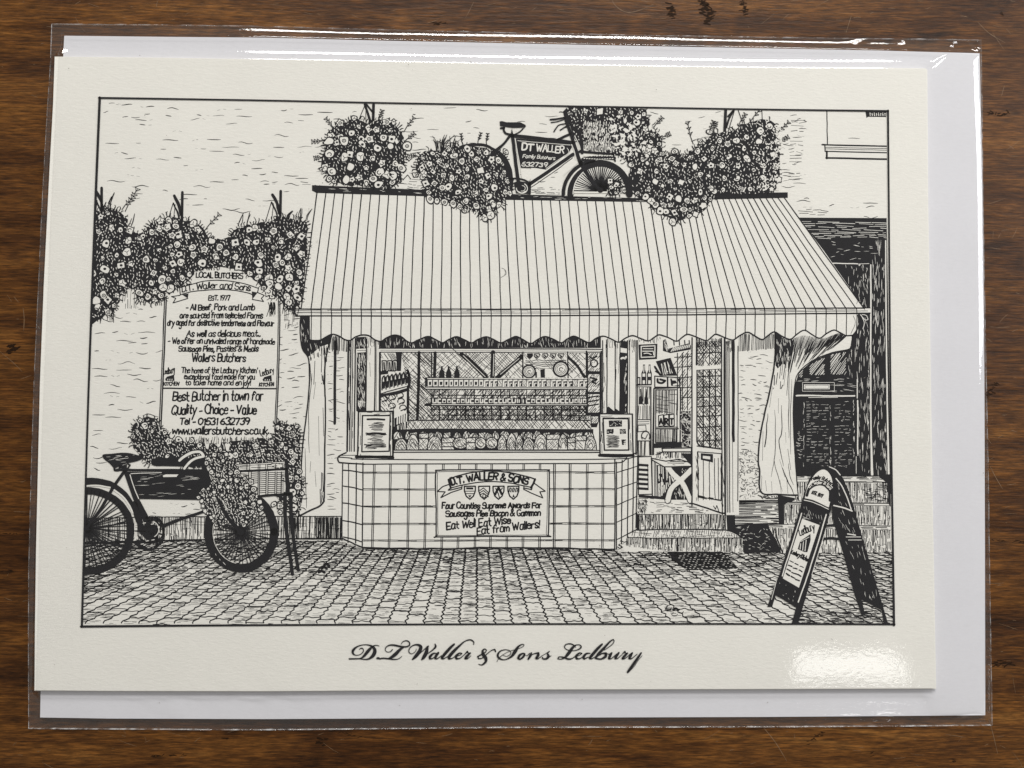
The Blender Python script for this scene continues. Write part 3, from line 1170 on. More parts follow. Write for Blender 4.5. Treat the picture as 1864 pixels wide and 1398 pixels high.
# loose cord beside the awning pole
z = zoomed(1384, 340, 3.883)
stroke(z((706, 902), (740, 940), (762, 938), (750, 910), (718, 902)), 1.2, Wt, wob=0)
stroke(z((712, 905), (735, 960), (725, 1005)), 1.2, Wt, wob=0)

# ---- stone plinth of the wall, steps and box at the right
start("printed_stone_steps")
pl = [(150, 944), (262, 940), (375, 942), (470, 940), (545, 940), (624, 940), (624, 982), (545, 982), (150, 990)]
fill(pl, Wt)
stroke([(150, 944), (300, 941), (470, 940), (624, 940)], 1.8)
hatch(pl, 91, 3.0, 1.4, keep=.9, cut=34)
hatch(pl, 88, 6.0, 1.0, keep=.7, cut=20)
hatch(pl, 1, 7, 0.8, keep=.5, cut=30)
hatch([(520, 942), (545, 942), (545, 980), (520, 980)], 89, 2.4, 1.6)
hatch([(575, 942), (624, 942), (624, 982), (575, 982)], 91, 2.0, 1.5)
stroke([(150, 990), (300, 984), (470, 981), (624, 981)], 3.0)
z = zoomed(1140, 800, 5.825)
# shop steps
s1 = z((115, 790), (1050, 785), (1055, 955), (120, 955))
fill(s1, Wt)
hatch(s1, 91, 2.2, 1.25, keep=.92, cut=24)
hatch(s1, 88, 4.4, 1.3, keep=.7, cut=20)
hatch(z((110, 790), (150, 790), (150, 955), (110, 955)), 90, 2.0, 1.6)
hatch(z((1000, 790), (1060, 790), (1060, 955), (1010, 955)), 90, 2.6, 1.2)
flecks(s1, 60, 4, 1.2, 0, B, 25)
s2 = z((100, 960), (1060, 960), (1220, 1040), (20, 1040))
fill(s2, Wt)
hatch(s2, 105, 3.0, 1.0, keep=.85, cut=9)
hatch(s2, 4, 3.4, 0.9, keep=.5, cut=14)
s3 = z((0, 1045), (1230, 1045), (1245, 1195), (1000, 1190), (400, 1180), (0, 1130))
fill(s3, Wt)
hatch(s3, 91, 2.4, 1.2, keep=.92, cut=20)
hatch(s3, 89, 5.2, 1.1, keep=.6, cut=18)
flecks(s3, 90, 4, 1.1, 10, B, 30)
stroke(z((115, 790), (400, 788), (1040, 785)), 3.0, wob=.5)
stroke(z((100, 962), (500, 955), (1060, 962), (1220, 1042)), 2.4, wob=.5)
stroke(z((20, 1042), (500, 1046), (1200, 1044)), 1.8, wob=.6)
stroke(z((1240, 1045), (1245, 1190)), 2.2)
stroke(z((545, 1045), (545, 1180)), 3.0)
# dark gap, ribbed box
fill(z((1055, 700), (1150, 700), (1160, 890), (1600, 880), (1640, 1200), (1250, 1205), (1230, 1040), (1070, 960)), B)
lay()
flecks(z((1170, 910), (1500, 910), (1560, 1180), (1260, 1180)), 60, 5, 0.9, 5, Wt, 30)
flecks(z((1160, 920), (1200, 920), (1400, 1000), (1240, 1040)), 24, 6, 1.2, 0, Wt, 8)
bx = z((1140, 648), (1618, 648), (1618, 880), (1480, 885), (1150, 900))
fill(bx, Wt)
hatch(bx, 0.5, 2.4, 1.5, keep=.95, cut=60)
hatch(z((1140, 648), (1618, 648), (1618, 690), (1140, 690)), 0, 2.2, 1.4)
stroke(z((1140, 650), (1618, 648)), 2.4)
stroke(z((1140, 650), (1150, 900)), 2.0)
z = zoomed(1380, 830, 4.512)
steps = [((318, 215), (1062, 225), (1068, 385), (300, 375)), ((215, 402), (1080, 412), (1082, 572), (215, 560)), ((90, 590), (1085, 612), (1088, 800), (200, 800), (150, 690))]
treads = [((315, 160), (985, 165), (1060, 215), (318, 215)), ((250, 380), (1070, 388), (1080, 410), (215, 402)), ((80, 555), (1082, 575), (1085, 610), (100, 600))]
fill(z((160, 320), (330, 350), (215, 405), (220, 570), (170, 560)), B)
for q in treads:
    q = z(*q)
    fill(q, Wt)
    hatch(q, 1, 2.3, 1.3, cut=26, keep=.85)
    stroke([q[0], q[1]], 2.4)
    stroke([q[3], q[2]], 1.6)
for q in steps:
    q = z(*q)
    fill(q, Wt)
    hatch(q, 91, 2.5, 1.25, keep=.9, cut=22)
    hatch(q, 88, 5, 1.0, keep=.6, cut=14)
    flecks(q, 40, 5, 1.1, 3, B, 20)
flecks(z((860, 270), (1062, 240), (1062, 380), (900, 360)), 60, 9, 1.8, 8, B, 12)
stroke(z((140, 600), (160, 690), (200, 790)), 2.5)
fill(z((1040, 150), (1085, 150), (1090, 420), (1068, 390), (1062, 225), (985, 165)), B)

# ---- cobbled street
start("printed_cobbles")
VPX, VPY = 868.0, 765.0


def street_ok(x, y):
    if y < 982 or y > 1137:
        return False
    if 622 < x < 1132:
        lo = 998 + max(0, (660 - x)) * -.35 + max(0, x - 1119) * -1.3
        return y > lo
    if 1132 <= x < 1360:
        return y > 1004
    if x >= 1360:
        return y > 1006
    return y > 984


rows = []
d = 212.0
while d < 384:
    rows.append(d)
    d += 1.32e-4 * d * d
cols = [i * 32.4 for i in range(-62, 62)]


def gpt(c, d, wv=0.0):
    s = d / 368.0
    return VPX + c * s + wv, VPY + d


for ci, c in enumerate(cols):
    pts = []
    k = ci % 2
    phase = RD.uniform(0, 6)
    for ri, d in enumerate(rows):
        for sub in (0, .25, .5, .75):
            dd = d + 1.32e-4 * d * d * sub
            x, y = gpt(c, dd, (2.3 if (ri * 4 + int(sub * 4)) % 2 else -2.3) * dd / 368 + 1.1 * noise.noise((c * .1, dd * .06, 2)))
            pts.append((x, y))
    seg = []
    for p in pts:
        if 140 < p[0] < 1640 and street_ok(*p):
            seg.append(p)
        else:
            if len(seg) > 2:
                stroke(seg, 2.3, wob=.5, n=2)
            seg = []
    if len(seg) > 2:
        stroke(seg, 2.3, wob=.5, n=2)
    # cross joints
    for ri, d in enumerate(rows):
        dd = d + 1.32e-4 * d * d * (0.5 * k + RD.uniform(-.18, .18))
        a, b = gpt(c, dd), gpt(c + 32.4, dd)
        m = ((a[0] + b[0]) / 2, (a[1] + b[1]) / 2 + RD.uniform(-2, 1.5))
        if 140 < m[0] < 1640 and street_ok(*m) and RD.random() < .93:
            stroke([a, (a[0] * .7 + b[0] * .3, a[1] + RD.uniform(-1.3, 1.3)), m, (a[0] * .25 + b[0] * .75, b[1] + RD.uniform(-1.3, 1.3)), (b[0], b[1] + RD.uniform(-1.5, 1.5))],
                   RD.uniform(1.3, 2.2) * (0.7 + .3 * d / 368), wob=.3, n=3)
        # tone on the stone
        q = RD.random()
        h2 = 1.32e-4 * d * d
        nl = int(RD.choice((1, 4, 7, 9, 12, 15)) if d > 270 else RD.choice((6, 8, 9, 12)))
        for _ in range(nl):
            yy = dd + h2 * RD.uniform(.08, .95)
            u0 = RD.uniform(.05, .6)
            u1 = u0 + RD.uniform(.2, .7)
            a2, b2 = gpt(c + 32.4 * u0, yy), gpt(c + 32.4 * min(u1, .96), yy + RD.uniform(-1, 1))
            if 140 < a2[0] < 1640 and street_ok(*a2):
                stroke([a2, b2], RD.uniform(.45, 1.15), wob=.2, smooth=False, taper=.4)
# dense shade near the walls
for poly, gap, w in (([(150, 985), (380, 985), (380, 1030), (150, 1060)], 2.6, 1.1), ([(380, 985), (624, 985), (660, 998), (640, 1012), (380, 1020)], 2.8, 1.1),
                     ([(640, 998), (1130, 1000), (1130, 1016), (640, 1016)], 2.3, 1.2), ([(380, 1000), (1400, 1008), (1380, 1048), (420, 1040)], 4.2, .9), ([(1130, 1004), (1420, 1006), (1420, 1030), (1130, 1030)], 2.6, 1.2),
                     ([(1470, 1100), (1625, 1085), (1625, 1136), (1440, 1136)], 2.6, 1.1), ([(1580, 1020), (1625, 1020), (1625, 1100), (1600, 1100)], 3, 1.0),
                     ([(380, 1040), (520, 1030), (520, 1060), (380, 1062)], 3.2, 1.0), ([(150, 1040), (230, 1040), (225, 1070), (150, 1080)], 2.4, 1.3)):
    hatch(poly, 1, gap, w, cut=16, keep=.62)
for _ in range(620):
    x, y = RD.uniform(150, 1625), RD.triangular(985, 1135, 992)
    if street_ok(x, y):
        stroke([(x, y), (x + RD.uniform(3, 9), y + RD.uniform(-1, 1))], RD.uniform(1.2, 2.6), wob=.3, smooth=False, taper=.5)
# dark blots and the drain mat before the step
for x, y in ((590, 1034), (585, 1041), (595, 1029), (1230, 1109)):
    stroke([(x - 4, y + 1), (x, y - 2), (x + 5, y + 1)], 4.5, wob=.8)
for _ in range(5):
    a = RD.uniform(0, 6.28)
    stroke(ellipse(1228 + 12 * math.cos(a), 1110 + 8 * math.sin(a), 5, 3, 0, 250, 7), 1.3, wob=.4)
z = zoomed(1140, 800, 5.825)
mat_ = z((430, 1190), (1020, 1190), (1195, 1370), (640, 1385), (520, 1300))
fill(mat_, B)
lay()
for r in range(9):
    yy = 1215 + r * 19
    for c in range(15):
        x = 540 + c * 42 + r * 12 + (r % 2) * 20
        if inside_poly(*z(x, yy), mat_) and RD.random() < .75:
            stroke(z((x - 11, yy + RD.uniform(-3, 3)), (x + RD.uniform(2, 14), yy + RD.uniform(-3, 3))), RD.uniform(1.0, 1.9), Wt, wob=.2, taper=.5)

# ---- shop window, seen through to the shelves
start("printed_shop_window")
z = zoomed(620, 600, 5.825)
# boards left of the glass
fill(z((70, 60), (425, 80), (425, 880), (190, 870), (170, 1350), (60, 1300)), Wt)
for x, w in ((75, 3.4), (103, 2.2), (123, 1.6), (150, 2.6)):
    stroke(z((x + 8, 95), (x, 700), (x - 6, 1290)), w, wob=.3)
hatch(z((80, 100), (105, 100), (95, 1280), (66, 1280)), 90.3, 1.9, 1.2, cut=30, keep=.9)
hatch(z((125, 120), (150, 110), (140, 1260), (118, 1260)), 90.3, 2.2, .8, cut=20, keep=.6)
fill(z((165, 80), (270, 75), (270, 200), (165, 205)), B)
fill(z((172, 245), (268, 238), (262, 870), (190, 880), (165, 860)), B)
lay()
flecks(z((180, 250), (260, 250), (255, 800), (185, 800)), 120, 8, 1.1, 84, Wt, 10)
flecks(z((172, 90), (262, 90), (262, 195), (172, 195)), 24, 7, 1.0, 84, Wt, 10)
flecks(z((190, 760), (245, 760), (240, 820), (190, 820)), 16, 8, 1.6, 60, Wt, 30)
fill(z((175, 205), (270, 203), (270, 236), (175, 240)), Wt)
stroke(z((175, 222), (268, 220)), 1.0)
for x, w in ((272, 2.4), (366, 2.6), (382, 1.0), (412, 2.6), (424, 1.6)):
    stroke(z((x + 2, 100), (x, 500), (x - 6 if x < 400 else x, 860)), w, wob=.3)
hatch(z((275, 80), (425, 85), (425, 170), (275, 200)), 91, 2.4, 1.2, cut=18, keep=.8)
hatch(z((280, 200), (360, 200), (350, 860), (275, 860)), 91, 4.5, .7, cut=28, keep=.35)
# top rail
fill(z((425, 60), (2760, 60), (2760, 195), (425, 195)), B)
lay()
flecks(z((440, 90), (2740, 90), (2740, 185), (440, 185)), 190, 8, 1.0, 85, Wt, 8)
fill([(690, 633.5), (1097, 635.5), (1099, 643), (690, 641)], Wt)
stroke([(690, 634), (900, 634.5), (1096, 636)], 2.0)
stroke([(692, 641), (900, 641.5), (1098, 643)], 1.8)
stroke([(692, 637.5), (1096, 639.5)], .8)
# back wall with cross-hatching
glass = [(694, 642), (1096, 643), (1096, 822), (694, 822)]
fill(glass, Wt)
room = [(729, 642), (1070, 643), (1070, 690), (729, 760)]
hatch([(729, 642), (1070, 643), (1070, 690), (830, 690), (780, 765), (729, 765)], 45, 3.5, 1.0, keep=.85, cut=40)
hatch([(729, 642), (1070, 643), (1070, 690), (830, 690), (780, 765), (729, 765)], -45, 4.6, 0.9, keep=.75, cut=36)
hatch([(729, 642), (790, 642), (790, 765), (729, 765)], 45, 3.6, 1.2, keep=.75, cut=30)
for pts, w in ((z((832, 240), (826, 600), (812, 955)), 5.4), (z((965, 245), (965, 510)), 2.2), (z((1003, 245), (995, 510)), 5.6)):
    stroke(pts, w, wob=.4)
z3 = zoomed(840, 620, 6.657)
for pts, w in ((z3((0, 165), (130, 270), (300, 450)), 8.5), (z3((385, 140), (378, 300), (375, 460)), 8.0), (z3((740, 190), (600, 300), (430, 450)), 7.0),
               (z3((745, 140), (742, 460)), 2.4), (z3((1285, 140), (1292, 460)), 2.4), (z3((1285, 200), (1390, 290), (1490, 440)), 5.0), (z3((1515, 130), (1520, 900)), 3.2)):
    stroke(pts, w, wob=.5)
stroke(z3((-260, -20), (30, 215), (265, 445)), 1.3)
lay()
for a, b in (((20, 180), (290, 440)), ((393, 160), (384, 430)), ((700, 215), (470, 410))):
    stroke(z3(a, b), 1.1, Wt, wob=.5)
# plates and shields on the back wall
fill(z3((752, 148), (1278, 148), (1285, 450), (752, 450)), Wt)
hatch(z3((752, 148), (1278, 148), (1285, 450), (752, 450)), 48, 3.6, .8, keep=.7, cut=20)
for i, x in enumerate((830, 915, 1015, 1110, 1205)):
    s = z3((x - 30, 160), (x + 30, 160), (x + 28, 190), (x, 218), (x - 28, 190))
    shape(s, 1.8)
    if i == 0:
        fill(s, B)
    else:
        stroke(z3((x - 14, 175), (x + 8, 190), (x - 6, 200)), 2.2)
for yy in (240, 262, 286, 308, 335):
    stroke(z3((775, yy), (850, yy + 6), (930, yy - 4), (1000, yy + 5), (1100, yy), (1265, yy - 4)), 1.3, wob=.8)
for x, y, r in ((818, 375, 66), (1205, 345, 78)):
    c = z3(x, y)
    r /= 6.657
    fill(ellipse(c[0], c[1], r * 1.32, r * 1.3, n=20), B)
    lay()
    fill(ellipse(c[0], c[1], r, r, n=20), Wt)
    stroke(ellipse(c[0], c[1], r * .82, r * .82, n=18), 1.0)
    stroke(ellipse(c[0], c[1], r * .6, r * .6, 0, 280, 14), 1.0)
    stroke(ellipse(c[0] + .6, c[1] + .6, r * .28, r * .28, 60, 330, 8), 1.5)
fill(z3((915, 360), (955, 360), (955, 445), (915, 445)), Wt)
fill(z3((1015, 340), (1085, 340), (1085, 450), (1015, 450)), Wt)
fill(z3((955, 350), (1010, 345), (1012, 450), (960, 450)), B)
fill(z3((895, 380), (915, 380), (915, 450), (895, 450)), B)
# upper shelf of jars
fill(z((895, 505), (2640, 520), (2640, 605), (895, 605)), B)
lay()
x = 925
k = 0
while x < 2600:
    w = RD.uniform(44, 60)
    q = z((x, 535), (x + w - 10, 532), (x + w - 10, 597), (x, 600))
    if x < 1500:
        fill(q, Wt)
        lay()
        fill(z((x + 11, 553), (x + w - 20, 552), (x + w - 22, 586), (x + 12, 588)), B)
    else:
        if k % 5 == 4:
            fill(q, Wt)
            hatch(q, 60, 2.4, .7)
        else:
            stroke(z((x + 4, 598), (x + 6, 542), (x + w - 14, 538)), 3.0, Wt, smooth=False)
            stroke(z((x + 22, 596), (x + 24, 570), (x + w - 16, 568)), 2.0, Wt, smooth=False)
    stroke(z((x - 2, 520), (x + w - 8, 518)), 1.4, Wt, wob=.5)
    x += w
    k += 1
for cx_ in (1072, 1145, 1232):
    b = z((cx_ - 28, 515), (cx_ - 28, 455), (cx_ - 10, 420), (cx_ - 8, 388), (cx_ + 10, 386), (cx_ + 12, 420), (cx_ + 30, 455), (cx_ + 32, 515))
    fill(b, B)
fill(z((905, 610), (2640, 618), (2640, 632), (905, 630)), Wt)
stroke(z((905, 612), (2640, 618)), 1.3)
stroke(z((905, 632), (2640, 634)), 2.0)
# tiled wall between the shelves
tl = z((948, 634), (2640, 636), (2640, 955), (960, 958))
hatch(tl, -48, 2.3, 1.35, keep=.95, cut=18)
hatch(tl, 88, 5.5, .9, keep=.6, cut=14)
hatch(z((960, 800), (2640, 800), (2640, 955), (960, 958)), 48, 2.9, 1.2, keep=.8, cut=22)
for i in range(17):
    x = 1048 + i * 92.5
    stroke(z((x, 634), (x - 2, 800)), 1.5, wob=.3)
    stroke(z((x - 2, 800), (x, 962)), 2.2, wob=.3)
for y in (695, 845, 905):
    stroke(z((955, y), (1800, y + 2), (2640, y + 4)), 1.8, wob=.4)
fill(z((955, 725), (2640, 728), (2640, 785), (955, 785)), B)
lay()
x = 975
while x < 2610:
    w = RD.uniform(42, 56)
    s = RD.choice((0, 1, 2))
    if s == 0:
        stroke(z((x + w - 18, 738), (x + 6, 738), (x + 5, 776), (x + w - 14, 776)), 2.6, Wt, smooth=False)
    elif s == 1:
        stroke(z((x + 4, 736), (x + 4, 776), (x + w - 14, 774), (x + w - 14, 742)), 2.4, Wt, smooth=False)
    else:
        fill(z((x + 2, 735), (x + w - 12, 735), (x + w - 12, 778), (x + 2, 778)), Wt)
        lay()
        fill(z((x + 12, 750), (x + w - 18, 750), (x + w - 18, 772), (x + 12, 772)), B)
    x += w
for cx_ in (1902, 1945):
    b = z((cx_ - 20, 780), (cx_ - 20, 735), (cx_ - 7, 715), (cx_ - 6, 690), (cx_ + 6, 690), (cx_ + 8, 715), (cx_ + 20, 735), (cx_ + 20, 780))
    fill(b, B)
    lay()
    stroke(z((cx_ - 8, 772), (cx_ - 8, 745)), 2.0, Wt)
fill(z((905, 788), (2640, 790), (2640, 804), (905, 804)), Wt)
stroke(z((905, 787), (2640, 790)), 1.3)
stroke(z((905, 805), (2640, 806)), 2.2)
stroke(z((900, 800), (925, 792), (955, 798)), 4.5)
# left shelves
fill(z((428, 250), (640, 250), (715, 600), (715, 1010), (600, 1130), (560, 1150), (560, 880), (428, 880)), Wt)
hatch(z((428, 250), (600, 250), (590, 330), (428, 300)), 60, 2.6, 1.2, keep=.8)
fill(z((585, 245), (650, 245), (640, 440), (600, 440)), B)
for x in (440, 500, 555):
    outline(z((x, 330), (x + 45, 330), (x + 42, 430), (x + 4, 440)), 2.2)
    stroke(z((x + 20, 350), (x + 24, 420)), 3.0)
fill(z((428, 440), (580, 430), (580, 460), (428, 480)), B)
lay()
fill(z((505, 445), (575, 445), (575, 468), (505, 475)), Wt)
for i in range(7):
    x = 440 + i * 42
    stroke(z((x, 640 - i * 10), (x + 3, 520 - i * 6), (x + 22, 490 - i * 8), (x + 30, 560 - i * 8)), 2.4)
    stroke(z((x + 14, 620 - i * 10), (x + 16, 560 - i * 8)), 3.4)
    stroke(z((x + 26, 620 - i * 10), (x + 36, 500 - i * 8)), 1.6)
stroke(z((712, 430), (735, 520), (728, 600)), 4.0)
stroke(z((428, 680), (560, 640), (715, 600)), 2.0)
fill(z((428, 685), (600, 650), (715, 615), (715, 650), (600, 690), (428, 710)), B)
hatch(z((428, 715), (560, 690), (560, 880), (428, 880)), 50, 3.4, 1.4, keep=.7, cut=14)
for x, y in ((460, 735), (545, 720), (630, 700), (545, 810), (640, 760), (660, 830)):
    stroke(ellipse(*z(x, y), 6, 5, 160, 420, 8), 2.0)
    stroke(z((x - 20, y + 30), (x + 30, y + 10)), 2.2)
fill(z((570, 940), (715, 880), (715, 960), (600, 1020), (570, 1030)), B)
lay()
for i in range(5):
    x = 600 + i * 24
    stroke(z((x, 1000 - i * 8), (x + 3, 930 - i * 9)), 2.4, Wt)
stroke(z((715, 600), (712, 960)), 4.5, wob=.4)
stroke(z((718, 560), (716, 960)), 1.4)
fill(z((565, 1030), (600, 1020), (600, 1150), (565, 1170)), B)
# worktop behind the display
stroke(z((715, 962), (1600, 958), (2640, 962)), 2.2)
hatch(z((720, 965), (2660, 965), (2660, 1050), (700, 1050)), 48, 3.4, 1.0, keep=.85, cut=30)
hatch(z((720, 965), (2660, 965), (2660, 1050), (700, 1050)), -48, 4.4, .95, keep=.6, cut=24)
hatch(z((600, 1010), (720, 970), (720, 1040), (600, 1090)), 88, 2.2, 1.4)
# meat in the display
fill(z((600, 1060), (900, 1048), (2680, 1055), (2680, 1280), (565, 1280), (565, 1160)), B)
lay()
back = []
for k in range(24):
    cxm = 610 + k * 88 + RD.uniform(-25, 25)
    q = ellipse(*z(cxm, 1165), RD.uniform(36, 64) / 5.825, RD.uniform(70, 100) / 5.825, 180, 360, 9)
    if k % 4 == 2:
        q = z((cxm - 40, 1095), (cxm + 36, 1085), (cxm + 40, 1165), (cxm - 44, 1165))
    fill(q, Wt)
    outline(q, 1.8)
    hatch(q, RD.choice((45, -45, 80)), 3.0, 1.0, keep=.8, cut=12)
    stroke([(q[1][0] + 3, q[1][1] + 3), q[len(q) // 2], (q[-2][0] - 2, q[-2][1] + 4)], 1.4)
lay()
x = 572
i = 0
while x < 2660:
    w = RD.uniform(85, 165)
    t = RD.choice("hhrbsh")
    y0 = RD.uniform(1095, 1165)
    if t in "hs":
        sh = ellipse(*z(x + w / 2, 1270), w / 2 / 5.825, (1270 - y0) / 5.825, 180, 360, 14)
        fill(sh, Wt)
        stroke(sh, 2.0)
        for s in (.72, .46):
            stroke(ellipse(*z(x + w / 2, 1270), w * s / 2 / 5.825, (1270 - y0) * s / 5.825, 190, 350, 10), 1.2)
        hatch(sh, RD.choice((50, -50)), 3.2, .9, keep=.8, cut=14)
    elif t == 'r':
        e = ellipse(*z(x + w / 2, 1205), w / 2 / 5.825, 60 / 5.825, n=16)
        fill(e, Wt)
        stroke(e, 2.0)
        stroke(ellipse(*z(x + w / 2, 1205), w / 3.4 / 5.825, 36 / 5.825, 0, 300, 12), 1.3)
        hatch(e, 45, 3, .9, keep=.7, cut=12)
    else:
        q = z((x, y0), (x + w, y0 - 8), (x + w, 1274), (x, 1274))
        shape(q, 2.0)
        hatch(q, RD.choice((45, -45)), 3.2, .9, keep=.8, cut=14)
        stroke(z((x, y0 + 50), (x + w, y0 + 46)), 2.0)
        if RD.random() < .5:
            stroke(z((x, y0 + 90), (x + w, y0 + 90)), 2.0)
    if i % 3 == 2:
        lay()
    x += w * RD.uniform(.85, 1.0)
    i += 1
hatch(z((600, 1075), (2680, 1075), (2680, 1275), (600, 1275)), 47, 4.4, .9, keep=.6, cut=10)
lay()
# right hand strip of notices, frame of the glass
z = zoomed(840, 620, 6.657)
fill(z((1522, 140), (1690, 140), (1690, 900), (1640, 1050), (1570, 1050), (1560, 900), (1522, 900)), B)
lay()
for y0, y1 in ((150, 370), (408, 620), (650, 870)):
    q = z((1536, y0), (1672, y0), (1672, y1), (1536, y1))
    fill(q, Wt)
    hatch(q, -50, 2.8, 1.2, keep=.75, cut=12)
stroke(ellipse(*z(1605, 275), 6.5, 6.5, n=14), 2.6)
stroke(z((1560, 200), (1590, 215), (1640, 190)), 3.2)
stroke(z((1570, 450), (1640, 470), (1580, 500), (1630, 520)), 3.4)
for y in (690, 740, 790):
    stroke(z((1540, y), (1660, y - 20)), 2.6)
fill(z((1575, 920), (1655, 920), (1655, 1000), (1580, 1000)), Wt)
hatch(z((1575, 920), (1655, 920), (1655, 1000), (1580, 1000)), -50, 2.6, 1.3, cut=10)
stroke(z((1695, 130), (1692, 900)), 2.6)

# ---- window post, boards and doorway of the shop
start("printed_shop_door")
z = zoomed(1080, 610, 6.077)
fill(z((100, 20), (1480, 20), (1480, 1340), (100, 900)), Wt)
for x, w in ((104, 2.0), (152, 2.2), (243, 2.2), (296, 1.8), (380, 2.2), (402, 1.4), (474, 2.2), (490, 2.0)):
    stroke(z((x, 60), (x - 1, 500), (x - 3, 860 if x < 400 else 1330)), w, wob=.3)
hatch(z((104, 40), (500, 60), (500, 130), (104, 150)), 91, 3, 1.2, keep=.8, cut=16)
hatch(z((108, 100), (150, 100), (145, 860), (100, 860)), 91, 4, .9, keep=.6, cut=24)
hatch(z((250, 100), (292, 100), (292, 840), (250, 840)), 91, 3.4, .9, keep=.6, cut=28)
hatch(z((380, 40), (470, 50), (460, 190), (385, 200)), 91, 2.6, 1.0, keep=.8, cut=14)
fill(z((300, 190), (378, 200), (376, 860), (296, 870)), B)
fill(z((303, 60), (380, 70), (378, 150), (303, 140)), B)
fill(z((150, 800), (170, 790), (230, 840), (245, 810), (300, 850), (300, 880), (140, 880)), B)
lay()
stroke(z((310, 260), (330, 250), (350, 260), (362, 240)), 3.4, Wt)
flecks(z((335, 300), (372, 300), (370, 850), (345, 850)), 24, 9, 1.4, 90, Wt, 5)
# picture in a thick frame
fill(z((500, 105), (710, 95), (705, 265), (505, 275)), B)
lay()
outline(z((530, 125), (682, 118), (680, 240), (530, 246)), 1.8, Wt, wob=.6)
stroke(z((550, 150), (660, 150)), 1.4, Wt)
stroke(z((545, 178), (665, 178), (668, 220)), 1.6, Wt)
stroke(z((560, 205), (600, 200), (640, 215)), 1.6, Wt)
# curtain rail corner and pelmet
hatch(z((490, 20), (760, 20), (700, 90), (500, 80)), 80, 3.4, 1.1, cut=14)
fill(z((770, 60), (800, 40), (830, 150), (1060, 90), (1080, 110), (1080, 160), (850, 200), (770, 175)), B)
lay()
for i in range(10):
    stroke(z((860 + i * 22, 180 - i * 5), (890 + i * 20, 140 - i * 4)), 1.6, Wt, wob=.2)
flecks(z((780, 70), (830, 60), (830, 180), (790, 170)), 14, 12, 1.2, 75, Wt, 10)
for x in (890, 950, 1010, 1060):
    stroke(z((x, 60), (x + 4, 110)), 2.2)
# leaning board and bottles
fill(z((690, 290), (855, 250), (930, 450), (760, 450)), B)
lay()
fill(z((745, 320), (820, 290), (880, 420), (770, 440)), Wt)
hatch(z((745, 320), (820, 290), (880, 420), (770, 440)), 78, 3, 1.7, cut=18)
stroke(z((680, 350), (740, 440)), 4)
stroke(z((690, 400), (760, 445)), 3)
for cx_, top in ((560, 325), (622, 325)):
    b = z((cx_ - 28, 545), (cx_ - 28, 420), (cx_ - 10, 380), (cx_ - 10, top), (cx_ + 12, top), (cx_ + 12, 380), (cx_ + 26, 420), (cx_ + 26, 545))
    fill(b, B)
    lay()
    fill(z((cx_ - 16, 425), (cx_ + 14, 425), (cx_ + 14, 460), (cx_ - 16, 460)), Wt)
    stroke(z((cx_ + 2, 340), (cx_ - 2, 410)), 1.5, Wt)
    fill(z((cx_ - 14, 500), (cx_ + 12, 500), (cx_ + 12, 540), (cx_ - 14, 540)), Wt)
outline(z((490, 470), (515, 470), (515, 545), (490, 545)), 2.2)
# cupboards
stroke(z((485, 552), (640, 548)), 2.6)
stroke(z((485, 572), (640, 572)), 1.6)
q = z((490, 580), (632, 580), (625, 770), (495, 770))
hatch(q, 91, 3.2, 1.5, keep=.85, cut=24)
for x in (525, 585):
    fill(z((x - 22, 765), (x - 20, 690), (x, 665), (x + 20, 690), (x + 24, 765)), B)
    stroke(z((x - 2, 600), (x + 4, 680)), 2.4)
hatch(z((490, 780), (625, 780), (620, 930), (490, 930)), 91, 2.6, 1.3, keep=.92)
stroke(z((490, 935), (625, 935)), 1.8)
for y in (960, 985):
    stroke(z((490, y), (620, y - 4)), 1.2)
outline(z((495, 1000), (580, 995), (585, 1060), (495, 1070)), 1.4)
stroke(ellipse(*z(580, 1120), 7.5, 9, 150, 390, 10), 2.0)
stroke(z((540, 1130), (575, 1150), (600, 1100)), 1.6)
hatch(z((490, 1175), (632, 1175), (628, 1335), (505, 1335)), 91, 2.6, 1.4, keep=.9)
outline(z((490, 1170), (632, 1170), (628, 1338), (505, 1338)), 1.8)
stroke(z((636, 580), (638, 1360)), 2.6)
stroke(z((668, 600), (655, 1340)), 2.0)
# fridge with two words
outline(z((680, 455), (960, 470), (955, 580), (680, 575)), 2.2)
fill(z((812, 460), (830, 462), (832, 575), (814, 572)), B)
stroke(z((710, 485), (715, 520), (760, 530), (795, 505), (740, 490)), 4)
fill(z((850, 480), (960, 480), (945, 570), (860, 560)), B)
lay()
stroke(z((880, 490), (920, 495), (940, 540), (890, 550)), 3.4, Wt)
lettering("S", [z(905, 545), z(935, 545)], 9, 1.6)
outline(z((672, 590), (965, 580), (960, 1210), (665, 1340)), 2.6)
outline(z((690, 605), (930, 605), (925, 1180), (690, 1190)), 2.0)
hatch(z((695, 610), (930, 610), (925, 880), (695, 860)), 91, 2.2, 1.5, keep=.92)
hatch(z((695, 610), (930, 610), (925, 860), (695, 860)), 5, 5, 1.2, keep=.6, cut=18)
fill(z((725, 880), (775, 875), (775, 1000), (725, 1005)), Wt)
for i, (x, ch) in enumerate(((748, "A"), (808, "R"), (868, "T"))):
    outline(z((x - 26, 890 - i * 4), (x + 26, 880 - i * 4), (x + 28, 1005), (x - 24, 1008)), 2.0)
    lettering(ch, [z(x - 14, 985), z(x + 14, 985)], 10, 2.4, slant=0)
stroke(z((690, 1018), (935, 1018)), 1.6)
stroke(z((690, 1036), (940, 1036)), 2.6)
hatch(z((695, 1045), (925, 1045), (920, 1190), (695, 1195)), 91, 2.4, 1.5, keep=.9)
fill(z((670, 1200), (980, 1180), (980, 1240), (670, 1250)), B)
